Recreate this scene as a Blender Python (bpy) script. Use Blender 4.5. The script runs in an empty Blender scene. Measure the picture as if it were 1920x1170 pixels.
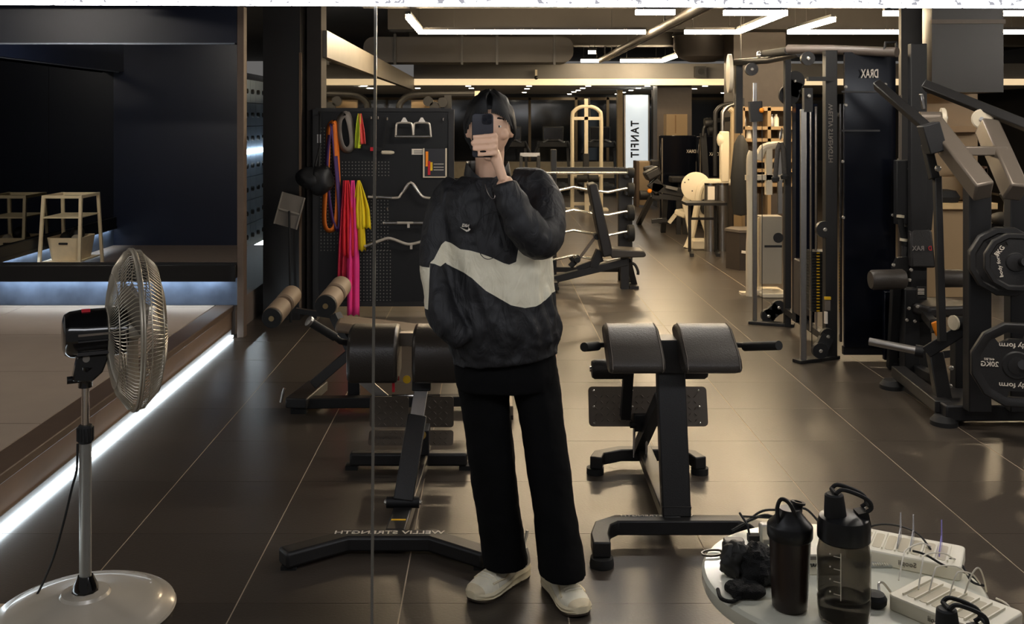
import bpy, bmesh, math, random
from mathutils import Vector, Matrix, noise
random.seed(7)
SC = bpy.context.scene
COL = SC.collection
V = Vector
PI = math.pi
# ---------------------------------------------------------------- camera, world, exposure
F, CX, CY, CH = 1875.0, 920.0, 223.0, 1.73      # focal length in pixels, vanishing point, eye height
cam_d = bpy.data.cameras.new('camera'); cam = bpy.data.objects.new('camera', cam_d); COL.objects.link(cam)
cam.location = (0, 0, CH); cam.rotation_euler = (PI/2, 0, 0)
cam_d.sensor_width = 36; cam_d.lens = 36*F/1920
cam_d.shift_x = (960-CX)/1920; cam_d.shift_y = -(585-CY)/1920
cam_d.clip_start = 0.05
SC.camera = cam
SC.view_settings.view_transform = 'Standard'; SC.view_settings.look = 'None'
SC.view_settings.exposure = 1.0; SC.view_settings.gamma = 1.0
SC.view_settings.use_curve_mapping = False
wd = bpy.data.worlds.new('world'); SC.world = wd; wd.use_nodes = True
wd.node_tree.nodes['Background'].inputs[0].default_value = (0.52, 0.5, 0.48, 1)
wd.node_tree.nodes['Background'].inputs[1].default_value = 0.12
LED = 58.0            # strength of the ceiling light lines
LEDW = (1.0, 0.77, 0.48)

def P(px, py, Y):      # a point seen at photo pixel (px, py) at distance Y
    return V(((px-CX)*Y/F, Y, CH-(py-CY)*Y/F))
def HP(px, py, H):     # ... at height H
    return P(px, py, (CH-H)*F/(py-CY))
def G(px, py): return HP(px, py, 0.0)

# ---------------------------------------------------------------- materials
MATS = {}
def lin(c): return tuple((x/255/12.92 if x <= 10 else ((x/255+.055)/1.055)**2.4) for x in c)
def mat(name, col, rough=.5, metal=0., var=.15, nscale=12., bump=0., bscale=60., emit=0., trans=0., alpha=1., coat=0., spec=.5, ior=1.45):
    if name in MATS: return MATS[name]
    m = bpy.data.materials.new(name); m.use_nodes = True
    nt = m.node_tree; b = nt.nodes['Principled BSDF']
    tc = nt.nodes.new('ShaderNodeTexCoord')
    nz = nt.nodes.new('ShaderNodeTexNoise'); nz.inputs['Scale'].default_value = nscale; nz.inputs['Detail'].default_value = 4
    nt.links.new(tc.outputs['Object'], nz.inputs['Vector'])
    mx = nt.nodes.new('ShaderNodeMix'); mx.data_type = 'RGBA'
    c = lin(col) if max(col) > 1 else col
    mx.inputs[6].default_value = (*[x*(1-var) for x in c], 1); mx.inputs[7].default_value = (*[min(1, x*(1+var)) for x in c], 1)
    nt.links.new(nz.outputs['Fac'], mx.inputs[0]); nt.links.new(mx.outputs[2], b.inputs['Base Color'])
    b.inputs['Roughness'].default_value = rough; b.inputs['Metallic'].default_value = metal
    b.inputs['Specular IOR Level'].default_value = spec
    b.inputs['IOR'].default_value = ior
    if coat: b.inputs['Coat Weight'].default_value = coat; b.inputs['Coat Roughness'].default_value = .08
    if trans: b.inputs['Transmission Weight'].default_value = trans
    if alpha < 1: b.inputs['Alpha'].default_value = alpha
    if emit:
        nt.links.new(mx.outputs[2], b.inputs['Emission Color']); b.inputs['Emission Strength'].default_value = emit
    if bump:
        n2 = nt.nodes.new('ShaderNodeTexNoise'); n2.inputs['Scale'].default_value = bscale; n2.inputs['Detail'].default_value = 3
        nt.links.new(tc.outputs['Object'], n2.inputs['Vector'])
        bp = nt.nodes.new('ShaderNodeBump'); bp.inputs['Strength'].default_value = bump; bp.inputs['Distance'].default_value = .004
        nt.links.new(n2.outputs['Fac'], bp.inputs['Height']); nt.links.new(bp.outputs[0], b.inputs['Normal'])
    MATS[name] = m
    return m
M_BLK = mat('black_powder_coat', (34, 33, 33), .42, bump=.15, bscale=250)
M_BLK2 = mat('black_matte_steel', (24, 24, 26), .55, bump=.1, bscale=200)
M_NAVY = mat('smoked_navy_panel', (12, 15, 24), .16, spec=.35)
M_LEA = mat('dark_vinyl', (62, 57, 52), .42, bump=.35, bscale=180)
M_LEA2 = mat('black_vinyl', (38, 36, 36), .4, bump=.35, bscale=180)
M_RUB = mat('black_rubber', (24, 24, 24), .7)
M_CHR = mat('chrome', (215, 210, 205), .16, 1., var=.05)
M_STL = mat('brushed_steel', (175, 172, 168), .34, 1., var=.1, nscale=40)
M_ALU = mat('silver_paint', (122, 112, 101), .38, .4, var=.05)
M_WHT = mat('white_paint', (208, 196, 172), .4, var=.04)
M_CRM = mat('cream_plastic', (235, 228, 208), .38, var=.03)
M_TXT = mat('white_print', (225, 215, 200), .6, var=.02)
M_BOLT = mat('bright_bolt', (225, 220, 210), .25, .8, var=.05)
M_LED = mat('led_diffuser', LEDW, .5, var=.0, emit=LED)
M_LED2 = mat('neutral_led_diffuser', (1., .92, .82), .5, var=.0, emit=LED)
M_COOL = mat('cool_led', (.80, .92, 1.0), .5, var=.0, emit=4.5)
M_COOL2 = mat('bright_cool_led', (.80, .92, 1.0), .5, var=.0, emit=12.)
M_SPOT = mat('downlight_lens', (1., .88, .68), .5, var=.0, emit=55.)
M_YEL = mat('yellow_plastic', (225, 180, 30), .5)
M_RED = mat('red_plastic', (190, 30, 45), .5)
M_ORG = mat('orange_plastic', (240, 140, 30), .5)

# ---------------------------------------------------------------- mesh builder
class MB:
    def __init__(s): s.v = []; s.f = []
    def add(s, vs, fs):
        o = len(s.v); s.v += [V(x) for x in vs]; s.f += [tuple(i+o for i in f) for f in fs]; return s
    def box(s, a, b, M=None):
        x0, y0, z0 = a; x1, y1, z1 = b
        vs = [V(p) for p in ((x0,y0,z0),(x1,y0,z0),(x1,y1,z0),(x0,y1,z0),(x0,y0,z1),(x1,y0,z1),(x1,y1,z1),(x0,y1,z1))]
        if M is not None: vs = [M @ p for p in vs]
        return s.add(vs, [(0,3,2,1),(4,5,6,7),(0,1,5,4),(1,2,6,5),(2,3,7,6),(3,0,4,7)])
    def bar(s, p, q, w, h, up=(0,0,1)):       # rectangular beam from p to q
        p, q = V(p), V(q); d = (q-p).normalized(); u = V(up)
        if abs(d.dot(u)) > .98: u = V((0,1,0))
        x = d.cross(u).normalized(); u = x.cross(d).normalized()
        vs = []
        for c in (p, q):
            for sx, sz in ((-1,-1),(1,-1),(1,1),(-1,1)): vs.append(c + x*(sx*w/2) + u*(sz*h/2))
        return s.add(vs, [(3,2,1,0),(4,5,6,7),(0,1,5,4),(1,2,6,5),(2,3,7,6),(3,0,4,7)])
    def tube(s, pts, r, n=8, caps=True, closed=False, flat=1.):
        pts = [V(p) for p in pts]; k = len(pts)
        rr = r if isinstance(r, (list, tuple)) else [r]*k
        ts = []
        for i in range(k):
            a = pts[(i-1) % k] if (i > 0 or closed) else pts[i]; b = pts[(i+1) % k] if (i < k-1 or closed) else pts[i]
            ts.append((b-a).normalized())
        ref = V((0,0,1)) if abs(ts[0].z) < .9 else V((1,0,0))
        x = ts[0].cross(ref).normalized(); vs = []
        for i in range(k):
            t = ts[i]; x = (x - t*x.dot(t)).normalized(); y = t.cross(x)
            for j in range(n):
                a = 2*PI*j/n; vs.append(pts[i] + x*(math.cos(a)*rr[i]) + y*(math.sin(a)*rr[i]*flat))
        fs = []
        for i in range(k if closed else k-1):
            i2 = (i+1) % k
            for j in range(n): fs.append((i*n+j, i*n+(j+1) % n, i2*n+(j+1) % n, i2*n+j))
        if caps and not closed: fs += [tuple(range(n-1, -1, -1)), tuple((k-1)*n+j for j in range(n))]
        return s.add(vs, fs)
    def cyl(s, p, q, r, n=20, r2=None): return s.tube([p, q], [r, r if r2 is None else r2], n)
    def lathe(s, prof, o=(0,0,0), axis=(0,0,1), n=28, sx=1., sy=1.):
        ax = V(axis).normalized(); M = V((0,0,1)).rotation_difference(ax).to_matrix(); o = V(o)
        vs = []; fs = []
        for r, z in prof:
            for j in range(n):
                a = 2*PI*j/n; vs.append(o + M @ V((math.cos(a)*r*sx, math.sin(a)*r*sy, z)))
        k = len(prof)
        for i in range(k-1):
            for j in range(n): fs.append((i*n+j, i*n+(j+1) % n, (i+1)*n+(j+1) % n, (i+1)*n+j))
        fs += [tuple(range(n-1, -1, -1)), tuple((k-1)*n+j for j in range(n))]
        return s.add(vs, fs)
    def prism(s, poly, o, ux, uy, d):          # polygon in the (ux, uy) plane at o, extruded by vector d
        o, ux, uy, d = V(o), V(ux), V(uy), V(d); n = len(poly)
        vs = [o+ux*a+uy*b for a, b in poly]; vs += [p+d for p in vs]
        fs = [tuple(range(n-1, -1, -1)), tuple(range(n, 2*n))] + [(i, (i+1) % n, n+(i+1) % n, n+i) for i in range(n)]
        return s.add(vs, fs)
    def loft(s, rings, caps=True):
        n = len(rings[0]); vs = [p for r in rings for p in r]; k = len(rings); fs = []
        for i in range(k-1):
            for j in range(n): fs.append((i*n+j, i*n+(j+1) % n, (i+1)*n+(j+1) % n, (i+1)*n+j))
        if caps: fs += [tuple(range(n-1, -1, -1)), tuple((k-1)*n+j for j in range(n))]
        return s.add(vs, fs)
    def ball(s, c, r, n=14, M=None):
        r = r if isinstance(r, (list, tuple)) else (r, r, r); c = V(c)
        vs = []; fs = []; k = n//2+1
        for i in range(1, k):
            t = PI*i/k
            for j in range(n):
                a = 2*PI*j/n; p = V((r[0]*math.sin(t)*math.cos(a), r[1]*math.sin(t)*math.sin(a), r[2]*math.cos(t)))
                vs.append(c + (M @ p if M is not None else p))
        for i in range(k-2):
            for j in range(n): fs.append((i*n+j, (i+1)*n+j, (i+1)*n+(j+1) % n, i*n+(j+1) % n))
        t = V((0,0,r[2])); vs += [c+(M @ t if M is not None else t), c-(M @ t if M is not None else t)]
        a, b = len(vs)-2, len(vs)-1
        for j in range(n): fs += [(a, j, (j+1) % n), (b, (k-2)*n+(j+1) % n, (k-2)*n+j)]
        return s.add(vs, fs)
    def mesh(s, name, off=(0,0,0), sharp=.6):
        off = V(off); me = bpy.data.meshes.new(name)
        me.from_pydata([p-off for p in s.v], [], s.f)
        bm = bmesh.new(); bm.from_mesh(me); bmesh.ops.recalc_face_normals(bm, faces=bm.faces[:]); bm.to_mesh(me); bm.free()
        if sharp:
            me.shade_smooth(); me.set_sharp_from_angle(angle=sharp)
        return me
    def build(s, name, m, parent=None, world=True, bevel=0., sharp=.6, label=None, kind=None):
        off = parent_loc(parent) if (parent is not None and world) else V((0,0,0))
        if parent is None:                         # own origin: middle of the footprint
            xs = [p.x for p in s.v]; ys = [p.y for p in s.v]; zs = [p.z for p in s.v]
            off = V(((min(xs)+max(xs))/2, (min(ys)+max(ys))/2, min(zs)))
        o = bpy.data.objects.new(name, s.mesh(name, off, sharp)); COL.objects.link(o)
        if parent is None: o.location = off
        else: o.parent = parent
        o.data.materials.append(m)
        if bevel:
            md = o.modifiers.new('bevel', 'BEVEL'); md.width = bevel; md.segments = 2; md.limit_method = 'ANGLE'; md.angle_limit = .7
        if label: o['label'] = label
        if kind: o['kind'] = kind
        return o
def parent_loc(o):
    l = V((0,0,0))
    while o is not None: l = l + o.location; o = o.parent
    return l
def tag(o, label, cat, group=None, kind=None):
    o['label'] = label; o['category'] = cat
    if group: o['group'] = group
    if kind: o['kind'] = kind
    return o
def thing(name, label, cat, loc=(0,0,0), rotz=0., group=None):
    o = bpy.data.objects.new(name, None); COL.objects.link(o); o.location = loc; o.rotation_euler = (0,0,rotz)
    o.empty_display_size = .1
    return tag(o, label, cat, group)
def struct(o, label=None, cat=None):
    o['kind'] = 'structure'
    if label: o['label'] = label
    if cat: o['category'] = cat
    return o
def dup(root, loc, label, rotz=None, group=None):
    r = root.copy(); COL.objects.link(r); r.location = loc; r['label'] = label
    if rotz is not None: r.rotation_euler = (0,0,rotz)
    if group: r['group'] = group
    for ch in list(root.children):
        c = ch.copy(); COL.objects.link(c); c.parent = r
        for g in list(ch.children):
            d = g.copy(); COL.objects.link(d); d.parent = c
    return r
_txt = {}
def text(name, s, parent, o, xd, yd, size, m, depth=.002, width=None, bold=0.):
    key = (s, bold)
    if key not in _txt:
        cu = bpy.data.curves.new('t', 'FONT'); cu.body = s; cu.align_x = 'CENTER'; cu.align_y = 'CENTER'; cu.offset = bold; cu.space_character = 1.25 if bold > .025 else 1.
        cu.resolution_u = 3; cu.extrude = .5
        ob = bpy.data.objects.new('t', cu); COL.objects.link(ob)
        dg = bpy.context.evaluated_depsgraph_get(); me = bpy.data.meshes.new_from_object(ob.evaluated_get(dg))
        _txt[key] = ([v.co.copy() for v in me.vertices], [tuple(p.vertices) for p in me.polygons])
        bpy.data.objects.remove(ob); bpy.data.curves.remove(cu); bpy.data.meshes.remove(me)
    vs, fs = _txt[key]
    xd, yd, o = V(xd).normalized(), V(yd).normalized(), V(o); n = xd.cross(yd)
    w = max(p.x for p in vs)-min(p.x for p in vs)
    sx = size if width is None else width/w
    b = MB(); b.add([o + xd*(p.x*sx) + yd*(p.y*size) + n*(p.z*depth) for p in vs], fs)
    return b.build(name, m, parent, sharp=None)
def arc(c, r, a0, a1, n, u=(1,0,0), w=(0,0,1)):
    c, u, w = V(c), V(u), V(w)
    return [c + u*(r*math.cos(a0+(a1-a0)*i/n)) + w*(r*math.sin(a0+(a1-a0)*i/n)) for i in range(n+1)]
def rrect(w, h, r, n=4):
    pts = []
    for cx, cy, a in ((w/2-r, h/2-r, 0), (-w/2+r, h/2-r, PI/2), (-w/2+r, -h/2+r, PI), (w/2-r, -h/2+r, 1.5*PI)):
        pts += [(cx+r*math.cos(a+PI/2*i/n), cy+r*math.sin(a+PI/2*i/n)) for i in range(n+1)]
    return pts
def smooth_path(pts, k=6):
    pts = [V(p) for p in pts]; out = []
    for i in range(len(pts)-1):
        p0 = pts[max(i-1, 0)]; p1 = pts[i]; p2 = pts[i+1]; p3 = pts[min(i+2, len(pts)-1)]
        for j in range(k):
            t = j/k; out.append(.5*((2*p1)+(p2-p0)*t+(2*p0-5*p1+4*p2-p3)*t*t+(3*p1-p0-3*p2+p3)*t**3))
    return out+[pts[-1]]
# ================================================================ STRUCTURE
MIR = 1.83     # plane of the mirror that the whole room is seen in
# ---- floor
M_TILE = mat('porcelain_tile', (68, 61, 54), .29, var=.22, nscale=1.1, bump=.12, bscale=90)
M_GROUT = mat('tile_grout', (176, 160, 138), .8, var=.1)
fl = MB().box((-7, .9, -.2), (12, 27.2, -.0012)).build('floor', M_GROUT)
struct(fl, 'dark brown porcelain tiled gym floor with pale joints', 'floor')
TX, TY, X0, Y0 = .588, .6, -1.494, 3.572
tm = MB().box((-TX/2+.0025, -TY/2+.0009, -.03), (TX/2-.0025, TY/2-.0009, 0)).mesh('tile'); tm.materials.append(M_TILE)
cells = []
for j in range(-3, 40):
    for i in range(-2, 23):
        x = X0+(i+.5)*TX; y = Y0+(j+.5)*TY
        if y < MIR+.2 or y > 26.9 or x > 11.4: continue
        px = CX+F*x/y; hw = F*TX/2/y
        if y-.3 > 0 and px+hw < 150-0 and x < -1.6: continue
        cells.append((y, x))
cells.sort()
vis = [c for c in cells if c[0] > 3.0 and -60 < CX+F*c[1]/c[0] < 1990]
near = vis[:300]; ns = set(near)
for y, x in near:
    o = bpy.data.objects.new('tile', tm); COL.objects.link(o); o.parent = fl; o.location = V((x, y, 0))-fl.location
rb = MB()
for y, x in cells:
    if (y, x) not in ns: rb.box((x-TX/2+.0025, y-TY/2+.0015, -.03), (x+TX/2-.0025, y+TY/2-.0015, 0))
rb.build('tile_field', M_TILE, fl, kind='stuff')
# ---- ceiling, walls
M_CEIL = mat('dark_painted_ceiling', (44, 41, 39), .8, var=.3, nscale=2, bump=.4, bscale=8)
M_DWALL = mat('dark_wall_paint', (38, 36, 36), .5, var=.15, nscale=2)
M_NWALL = mat('navy_wall_panel', (20, 27, 46), .35, var=.2, nscale=3)
M_GREY = mat('grey_fascia', (98, 96, 94), .6, var=.15, nscale=3)
struct(MB().box((-7, .9, 3.3), (12, 27.2, 3.4)).build('ceiling', M_CEIL), 'dark exposed ceiling slab over the gym', 'ceiling')
struct(MB().box((11.8, .9, 0), (12.0, 27.2, 3.3)).build('wall_right', M_DWALL), 'dark side wall at the far right', 'wall')
struct(MB().box((-7, 27.0, 0), (11.8, 27.2, 2.6)).build('wall_back', M_DWALL), 'dark wall at the far end behind the treadmills', 'wall')
struct(MB().box((-1.56, 8.92, 0), (-1.50, 19, 2.28)).build('wall_left', mat('mirror_glass', (150, 152, 148), .03, 1., var=.02)), 'mirrored wall behind the accessory board', 'mirror wall')
struct(MB().box((-1.58, 8.92, 2.28), (-1.46, 19, 2.52)).build('trim_1', mat('lit_grey_fascia', (92, 87, 80), .45, var=.3, nscale=5)), 'grey fascia running above the mirrored wall', 'fascia')
# lower ceiling at the far end, fascia and the lit band made to glow
struct(MB().box((-7, 19.0, 2.40), (11.8, 27.0, 2.46)).build('ceiling_low', mat('low_ceiling', (225, 220, 212), .7, var=.1)), 'lower ceiling with downlights over the treadmill area', 'ceiling')
struct(MB().box((-1.46, 18.96, 2.49), (11.8, 19.06, 2.78)).build('trim_2', M_GREY), 'pale grey fascia above the lit band at the far end', 'fascia')
tag(MB().box((-1.45, 18.94, 2.37), (11.7, 19.0, 2.49)).build('glowing_fascia', mat('fascia_glow', (.62, .47, .28), .6, var=.03, emit=.62)), 'warm cream lit fascia along the far ceiling edge, given its own glow', 'light')  # LED-lit fascia; its brightness is put in as emission
# windows on the back wall
M_DGL = mat('dark_window_glass', (16, 18, 20), .08)
wn = struct(MB().box((-1.4, 26.93, .62), (9, 27.0, 2.3)).build('window_1', M_DGL), 'dark night window band on the far wall', 'window')
fm = mat('bronze_frame', (110, 92, 66), .5)
for x in (-.2, 1.05, 2.3, 3.15, 3.55, 4.8, 6.3, 7.8): MB().box((x-.035, 26.88, .6), (x+.035, 26.95, 2.32)).build('mullion', fm, wn)
MB().box((-1.4, 26.88, 2.24), (9, 26.95, 2.31)).build('window_head', fm, wn)
for k in range(8):
    MB().box((-1.2+k*1.25, 26.86, .14), (-1.2+k*1.25+1.19, 26.95, .58)).build('sill_panel', mat('cream_panel', (176, 160, 132), .6), wn)
# ---- raised stage at the left
XS = -2.02
st = struct(MB().box((-6.6, 2.2, 0), (XS-.13, 7.95, .225)).build('floor_stage', mat('stage_core', (60, 52, 46), .7)), 'raised exercise stage with grey brown mats', 'stage')
M_MAT = mat('stage_mat', (158, 144, 132), .75, var=.08, nscale=6, bump=.2, bscale=300)
for j in range(-3, 3):
    for i in range(3):
        y0 = 5.88+j-.02; x1 = XS-.17-i*1.5
        ya, yb = max(2.25, y0), min(7.94, y0+1.0)
        if ya < yb: MB().box((x1-1.495, ya+.003, .22), (x1, yb-.003, .25)).build('mat', M_MAT, st)
MB().box((XS-.165, 2.2, .205), (XS-.02, 7.95, .25)).build('edge_nosing', mat('nosing_brown', (88, 72, 60), .5), st, bevel=.006)
MB().box((XS-.13, 2.2, .065), (XS-.035, 7.95, .21)).build('fascia_board', mat('fascia_wood', (112, 90, 72), .5, var=.2, nscale=4), st)
MB().box((XS-.12, 2.2, 0), (XS-.03, 7.9, .065)).build('kick_plate', mat('kick_plate_grey', (150, 150, 150), .4), st)
tag(MB().box((XS-.028, 2.2, .008), (XS-.012, 7.9, .022)).build('led_strip', M_COOL), 'cool white light strip along the foot of the stage', 'light strip')
# post at the end of the stage
tag(MB().box((-2.004, 7.90, 0), (-1.950, 8.0, 2.62)).build('frame_post', mat('post_brown', (104, 88, 76), .5), bevel=.004), 'slim brown post at the corner of the raised stage', 'post')
# end wall of the stage: base panel, ledge, opening, lintel
M_SCUFF = mat('scuffed_blue_panel', (84, 96, 116), .5, var=.75, nscale=5, bump=.2, bscale=12)
we = struct(MB().box((-6.6, 7.95, .25), (-2.005, 8.03, .475)).build('wall_stage_end', M_SCUFF), 'low scuffed navy panel at the end of the stage', 'wall')
MB().box((-6.6, 7.85, .475), (-2.005, 8.03, .58)).build('ledge', mat('black_ledge', (14, 15, 17), .4), we, bevel=.004)
MB().box((-6.6, 7.85, .452), (-2.005, 7.862, .48)).build('ledge_lip', MATS['black_ledge'], we)
tag(MB().box((-3.9, 7.875, .463), (-2.1, 7.905, .473)).build('led_strip', M_COOL2), 'cool white light strip under the black ledge', 'light strip')
struct(MB().box((-6.6, 7.9, 2.33), (-2.005, 8.05, 2.64)).build('trim_3', M_NWALL), 'dark navy beam over the end of the stage', 'beam')
tag(MB().box((-6.6, 7.885, 2.318), (-2.02, 7.90, 2.33)).build('edge_strip', mat('edge_strip_metal', (120, 128, 140), .35, .7)), 'thin bright edge strip under the navy beam', 'strip')
struct(MB().box((-6.6, 7.3, 2.64), (-1.94, 8.1, 2.72)).build('ceiling_stage', mat('stage_ceiling', (44, 44, 48), .6)), 'dark ceiling over the stage', 'ceiling')
tag(MB().box((-2.95, 6.6, 2.60), (-2.45, 7.3, 2.64)).build('ceiling_panel', mat('ceiling_panel_grey', (120, 120, 118), .6)), 'pale grey ceiling panel over the stage', 'panel')
# the stage area seen beyond the opening
struct(MB().box((-5.2, 8.03, 0), (-2.05, 11.75, .25)).build('floor_stage_far', mat('stage_floor_far', (118, 104, 94), .6, var=.08)), 'far part of the raised stage floor', 'stage')
struct(MB().box((-5.2, 11.72, .25), (-2.955, 11.80, 2.6)).build('wall_stage_far', M_NWALL), 'plain dark navy wall at the far end of the stage', 'wall')
sl = MB(); sl.bar((-2.012, 8.06, 1.42), (-2.955, 11.74, 1.42), .03, 2.4); struct(sl.build('wall_stage_side', M_NWALL), 'narrow dark side wall of the stage area', 'wall')
ws = struct(MB().box((-4.50, 8.03, .25), (-4.42, 11.72, .475)).build('wall_stage_left', M_SCUFF), 'low scuffed navy side panel of the stage area', 'wall')
MB().box((-4.50, 8.03, .475), (-4.385, 11.72, .58)).build('ledge', MATS['black_ledge'], ws)
MB().box((-4.388, 8.03, .445), (-4.38, 11.72, .48)).build('ledge_lip', MATS['black_ledge'], ws)
MB().box((-4.50, 8.03, .58), (-4.42, 10.0, 2.28)).build('mirror_pane', mat('dark_mirror', (120, 120, 118), .04, 1., var=.02), ws)
MB().box((-4.50, 10.006, .58), (-4.42, 11.72, 2.28)).build('mirror_pane', MATS['dark_mirror'], ws)
MB().box((-4.50, 8.03, 2.28), (-4.30, 11.72, 2.62)).build('beam', M_NWALL, ws)
tag(MB().box((-4.335, 8.1, 2.268), (-4.31, 11.6, 2.279)).build('edge_strip', MATS['edge_strip_metal']), 'thin bright edge strip over the stage mirror', 'strip')
tag(MB().box((-4.415, 8.1, .463), (-4.39, 11.6, .473)).build('led_strip', M_COOL2), 'cool white light strip under the side ledge', 'light strip')
MB().box((-4.425, 10.75, .33), (-4.41, 10.86, .43)).build('socket_plate', M_RUB, ws)
# ---- dark pillar and its trim
M_PIL = mat('pillar_black', (30, 28, 27), .28, var=.2, nscale=3)
struct(MB().box((-1.958, 8.6, 0), (-1.64, 9.1, 3.3)).build('wall_pillar', M_PIL), 'dark glossy pillar beside the accessory board', 'pillar')
struct(MB().box((-1.62, 8.82, 0), (-1.495, 9.1, 3.3)).build('wall_pillar_return', mat('pillar_brown', (40, 36, 34), .85)), 'brown black return of the dark pillar', 'wall')
struct(MB().box((-1.645, 8.585, .06), (-1.625, 8.61, 2.3)).build('trim_4', mat('bronze_trim', (112, 92, 74), .35, .7)), 'thin bronze corner trim on the dark pillar', 'trim')
# ---- pillars at the right
M_BRN = mat('brown_gloss_panel', (27, 23, 20), .4, var=.15, nscale=2)
pl = struct(MB().box((4.13, 9.36, 1.98), (4.80, 9.9, 3.3)).build('wall_pillar_right', M_BRN), 'brown clad square pillar head above the press machine', 'pillar')
MB().box((4.12, 9.34, 2.62), (4.81, 9.36, 2.66)).build('panel_joint', mat('panel_joint', (100, 88, 76), .5), pl)
struct(MB().box((3.90, 9.5, 0), (4.10, 9.56, 3.3)).build('wall_pier', mat('pier_dark', (28, 26, 25), .6)), 'narrow dark pier left of the brown pillar', 'pier')
struct(MB().box((3.5, 14.4, 0), (4.25, 15.0, 3.3)).build('wall_pillar_mid', mat('pillar_taupe', (66, 58, 52), .5)), 'taupe square pillar behind the cable machine', 'pillar')
struct(MB().box((3.25, 19.5, 0), (3.92, 20.0, 2.4)).build('wall_pillar_far', MATS['pillar_taupe']), 'distant taupe pillar beside the light box', 'pillar')
# tan cabinet wall seen right of the pier
M_TAN = mat('tan_laminate', (150, 126, 94), .5, var=.08, nscale=3)
tc = thing('reception_cabinet', 'tan reception cabinet wall with a dark counter behind the press machine', 'cabinet', (4.5, 9.8, 0))
MB().box((4.12, 9.7, 0), (4.86, 10.1, .86)).build('base_unit', M_TAN, tc, bevel=.004)
MB().box((4.10, 9.62, .86), (4.88, 10.1, .92)).build('counter_top', mat('tan_counter', (206, 176, 128), .4), tc, bevel=.004)
MB().box((4.12, 9.98, .92), (4.86, 10.1, 1.98)).build('back_panel', M_TAN, tc)
for x0, x1 in ((4.14, 4.42), (4.43, 4.84)): MB().box((x0, 9.86, .93), (x1, 9.98, 1.16)).build('cabinet_door', M_TAN, tc, bevel=.004)
MB().box((4.12, 9.8, 1.60), (4.86, 9.98, 1.66)).build('shelf', mat('tan_shelf', (150, 120, 84), .5), tc)
tag(MB().lathe([(.0, 0), (.13, 0), (.15, .05), (.11, .11), (.03, .125)], (4.42, 9.74, .921), sy=.6).build('folded_cushion', M_RUB), 'dark rounded cushion lying on the tan counter', 'cushion')
gr = thing('bottle_crate', 'brown slatted crate standing on the tan shelf unit', 'crate', (4.72, 9.76, .921))
for k in range(4): MB().box((4.64, 9.7, .93+k*.09), (4.82, 9.82, .98+k*.09)).build('slat', mat('crate_brown', (88, 62, 48), .6), gr)
for x in (4.645, 4.805): MB().box((x-.012, 9.70, .921), (x+.012, 9.82, 1.27)).build('crate_side', MATS['crate_brown'], gr)
# ---- mirror edge: LED-lit wall made to glow above and the joint between the two panes
M_TOP = mat('speckled_wall_glow', (.92, .94, 1.), .5, var=0., emit=4.5)  # LED-lit wall given its own glow, raised to light the person's front
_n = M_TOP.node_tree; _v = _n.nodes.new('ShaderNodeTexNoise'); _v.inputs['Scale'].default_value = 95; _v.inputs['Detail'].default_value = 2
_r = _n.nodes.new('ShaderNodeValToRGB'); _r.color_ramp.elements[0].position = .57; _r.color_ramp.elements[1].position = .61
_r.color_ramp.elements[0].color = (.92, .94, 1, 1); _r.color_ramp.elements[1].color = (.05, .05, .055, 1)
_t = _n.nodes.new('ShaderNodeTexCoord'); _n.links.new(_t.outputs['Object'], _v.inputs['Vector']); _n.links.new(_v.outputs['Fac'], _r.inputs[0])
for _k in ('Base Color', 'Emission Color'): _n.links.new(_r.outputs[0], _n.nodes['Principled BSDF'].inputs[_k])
tp = MB().bar((-2.0, MIR, 2.0525), (3.4, MIR, 2.0345), .05, .215); struct(tp.build('trim_5', M_TOP), 'bright white speckled wall strip above the mirror, given its own glow', 'wall strip')
jb = MB().bar((-.2105, MIR, 1.95), (-.2195, MIR, .4), .005, .006); struct(jb.build('trim_6', mat('mirror_joint_metal', (150, 146, 138), .25, .9)), 'thin vertical joint between the two mirror panes', 'joint')
# ---- ceiling services
M_DUCT = mat('duct_grey', (62, 58, 55), .55, var=.15, nscale=2)
d = thing('air_duct', 'wide dark rectangular air duct hung across the ceiling', 'duct', (-.2, 16, 2.6))
MB().prism(rrect(3.3, .40, .16), (-.35, 15.7, 2.82), (1,0,0), (0,0,1), (0, .7, 0)).build('duct_body', M_DUCT, d)
for x in (-1.5, -.45, .1, 1.0):
    MB().box((x-.02, 15.66, 2.58), (x+.02, 15.7, 3.06)).build('strap', M_BLK, d)
    MB().cyl((x, 15.68, 3.0), (x, 15.68, 3.3), .012, 8).build('hanger_rod', M_BLK, d)
d = thing('round_duct', 'rounded black duct drop between the light lines', 'duct', (3.15, 15.2, 2.6))
MB().lathe([(.02, 0), (.2, .01), (.36, .08), (.43, .2), (.43, .7)], (3.25, 15.4, 2.60)).build('duct_body', M_DUCT, d)
MB().lathe([(.45, 0), (.45, .04)], (3.25, 15.4, 3.0)).build('collar', M_BLK, d)
for k, (x, z, r) in enumerate(((2.00, 2.80, .05), (2.12, 2.83, .045), (2.2, 2.9, .035))):
    c = thing('ceiling_pipe', ('thick black pipe running overhead along the room', 'black pipe beside the thick overhead pipe', 'thinnest of the three black overhead pipes')[k], 'pipe', (x, 13, z-r), 0, 'overhead pipes')
    MB().cyl((x, 4, z), (x, 18.2, z), r, 14).build('pipe', M_DUCT, c)
    for y in (8.5, 11.5, 14.5, 17.5): MB().bar((x, y, z), (x, y, 3.3), .02, .02).build('hanger_rod', M_BLK, c)
for k, (y, z0, z1) in enumerate(((10.6, 2.95, 3.3), (13.6, 2.95, 3.3), (17.2, 3.0, 3.3))):
    struct(MB().box((-1.4, y, z0), (11.8, y+.45, z1)).build('trim_%d' % (7+k), M_CEIL), 'dark ceiling beam', 'beam')
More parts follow.
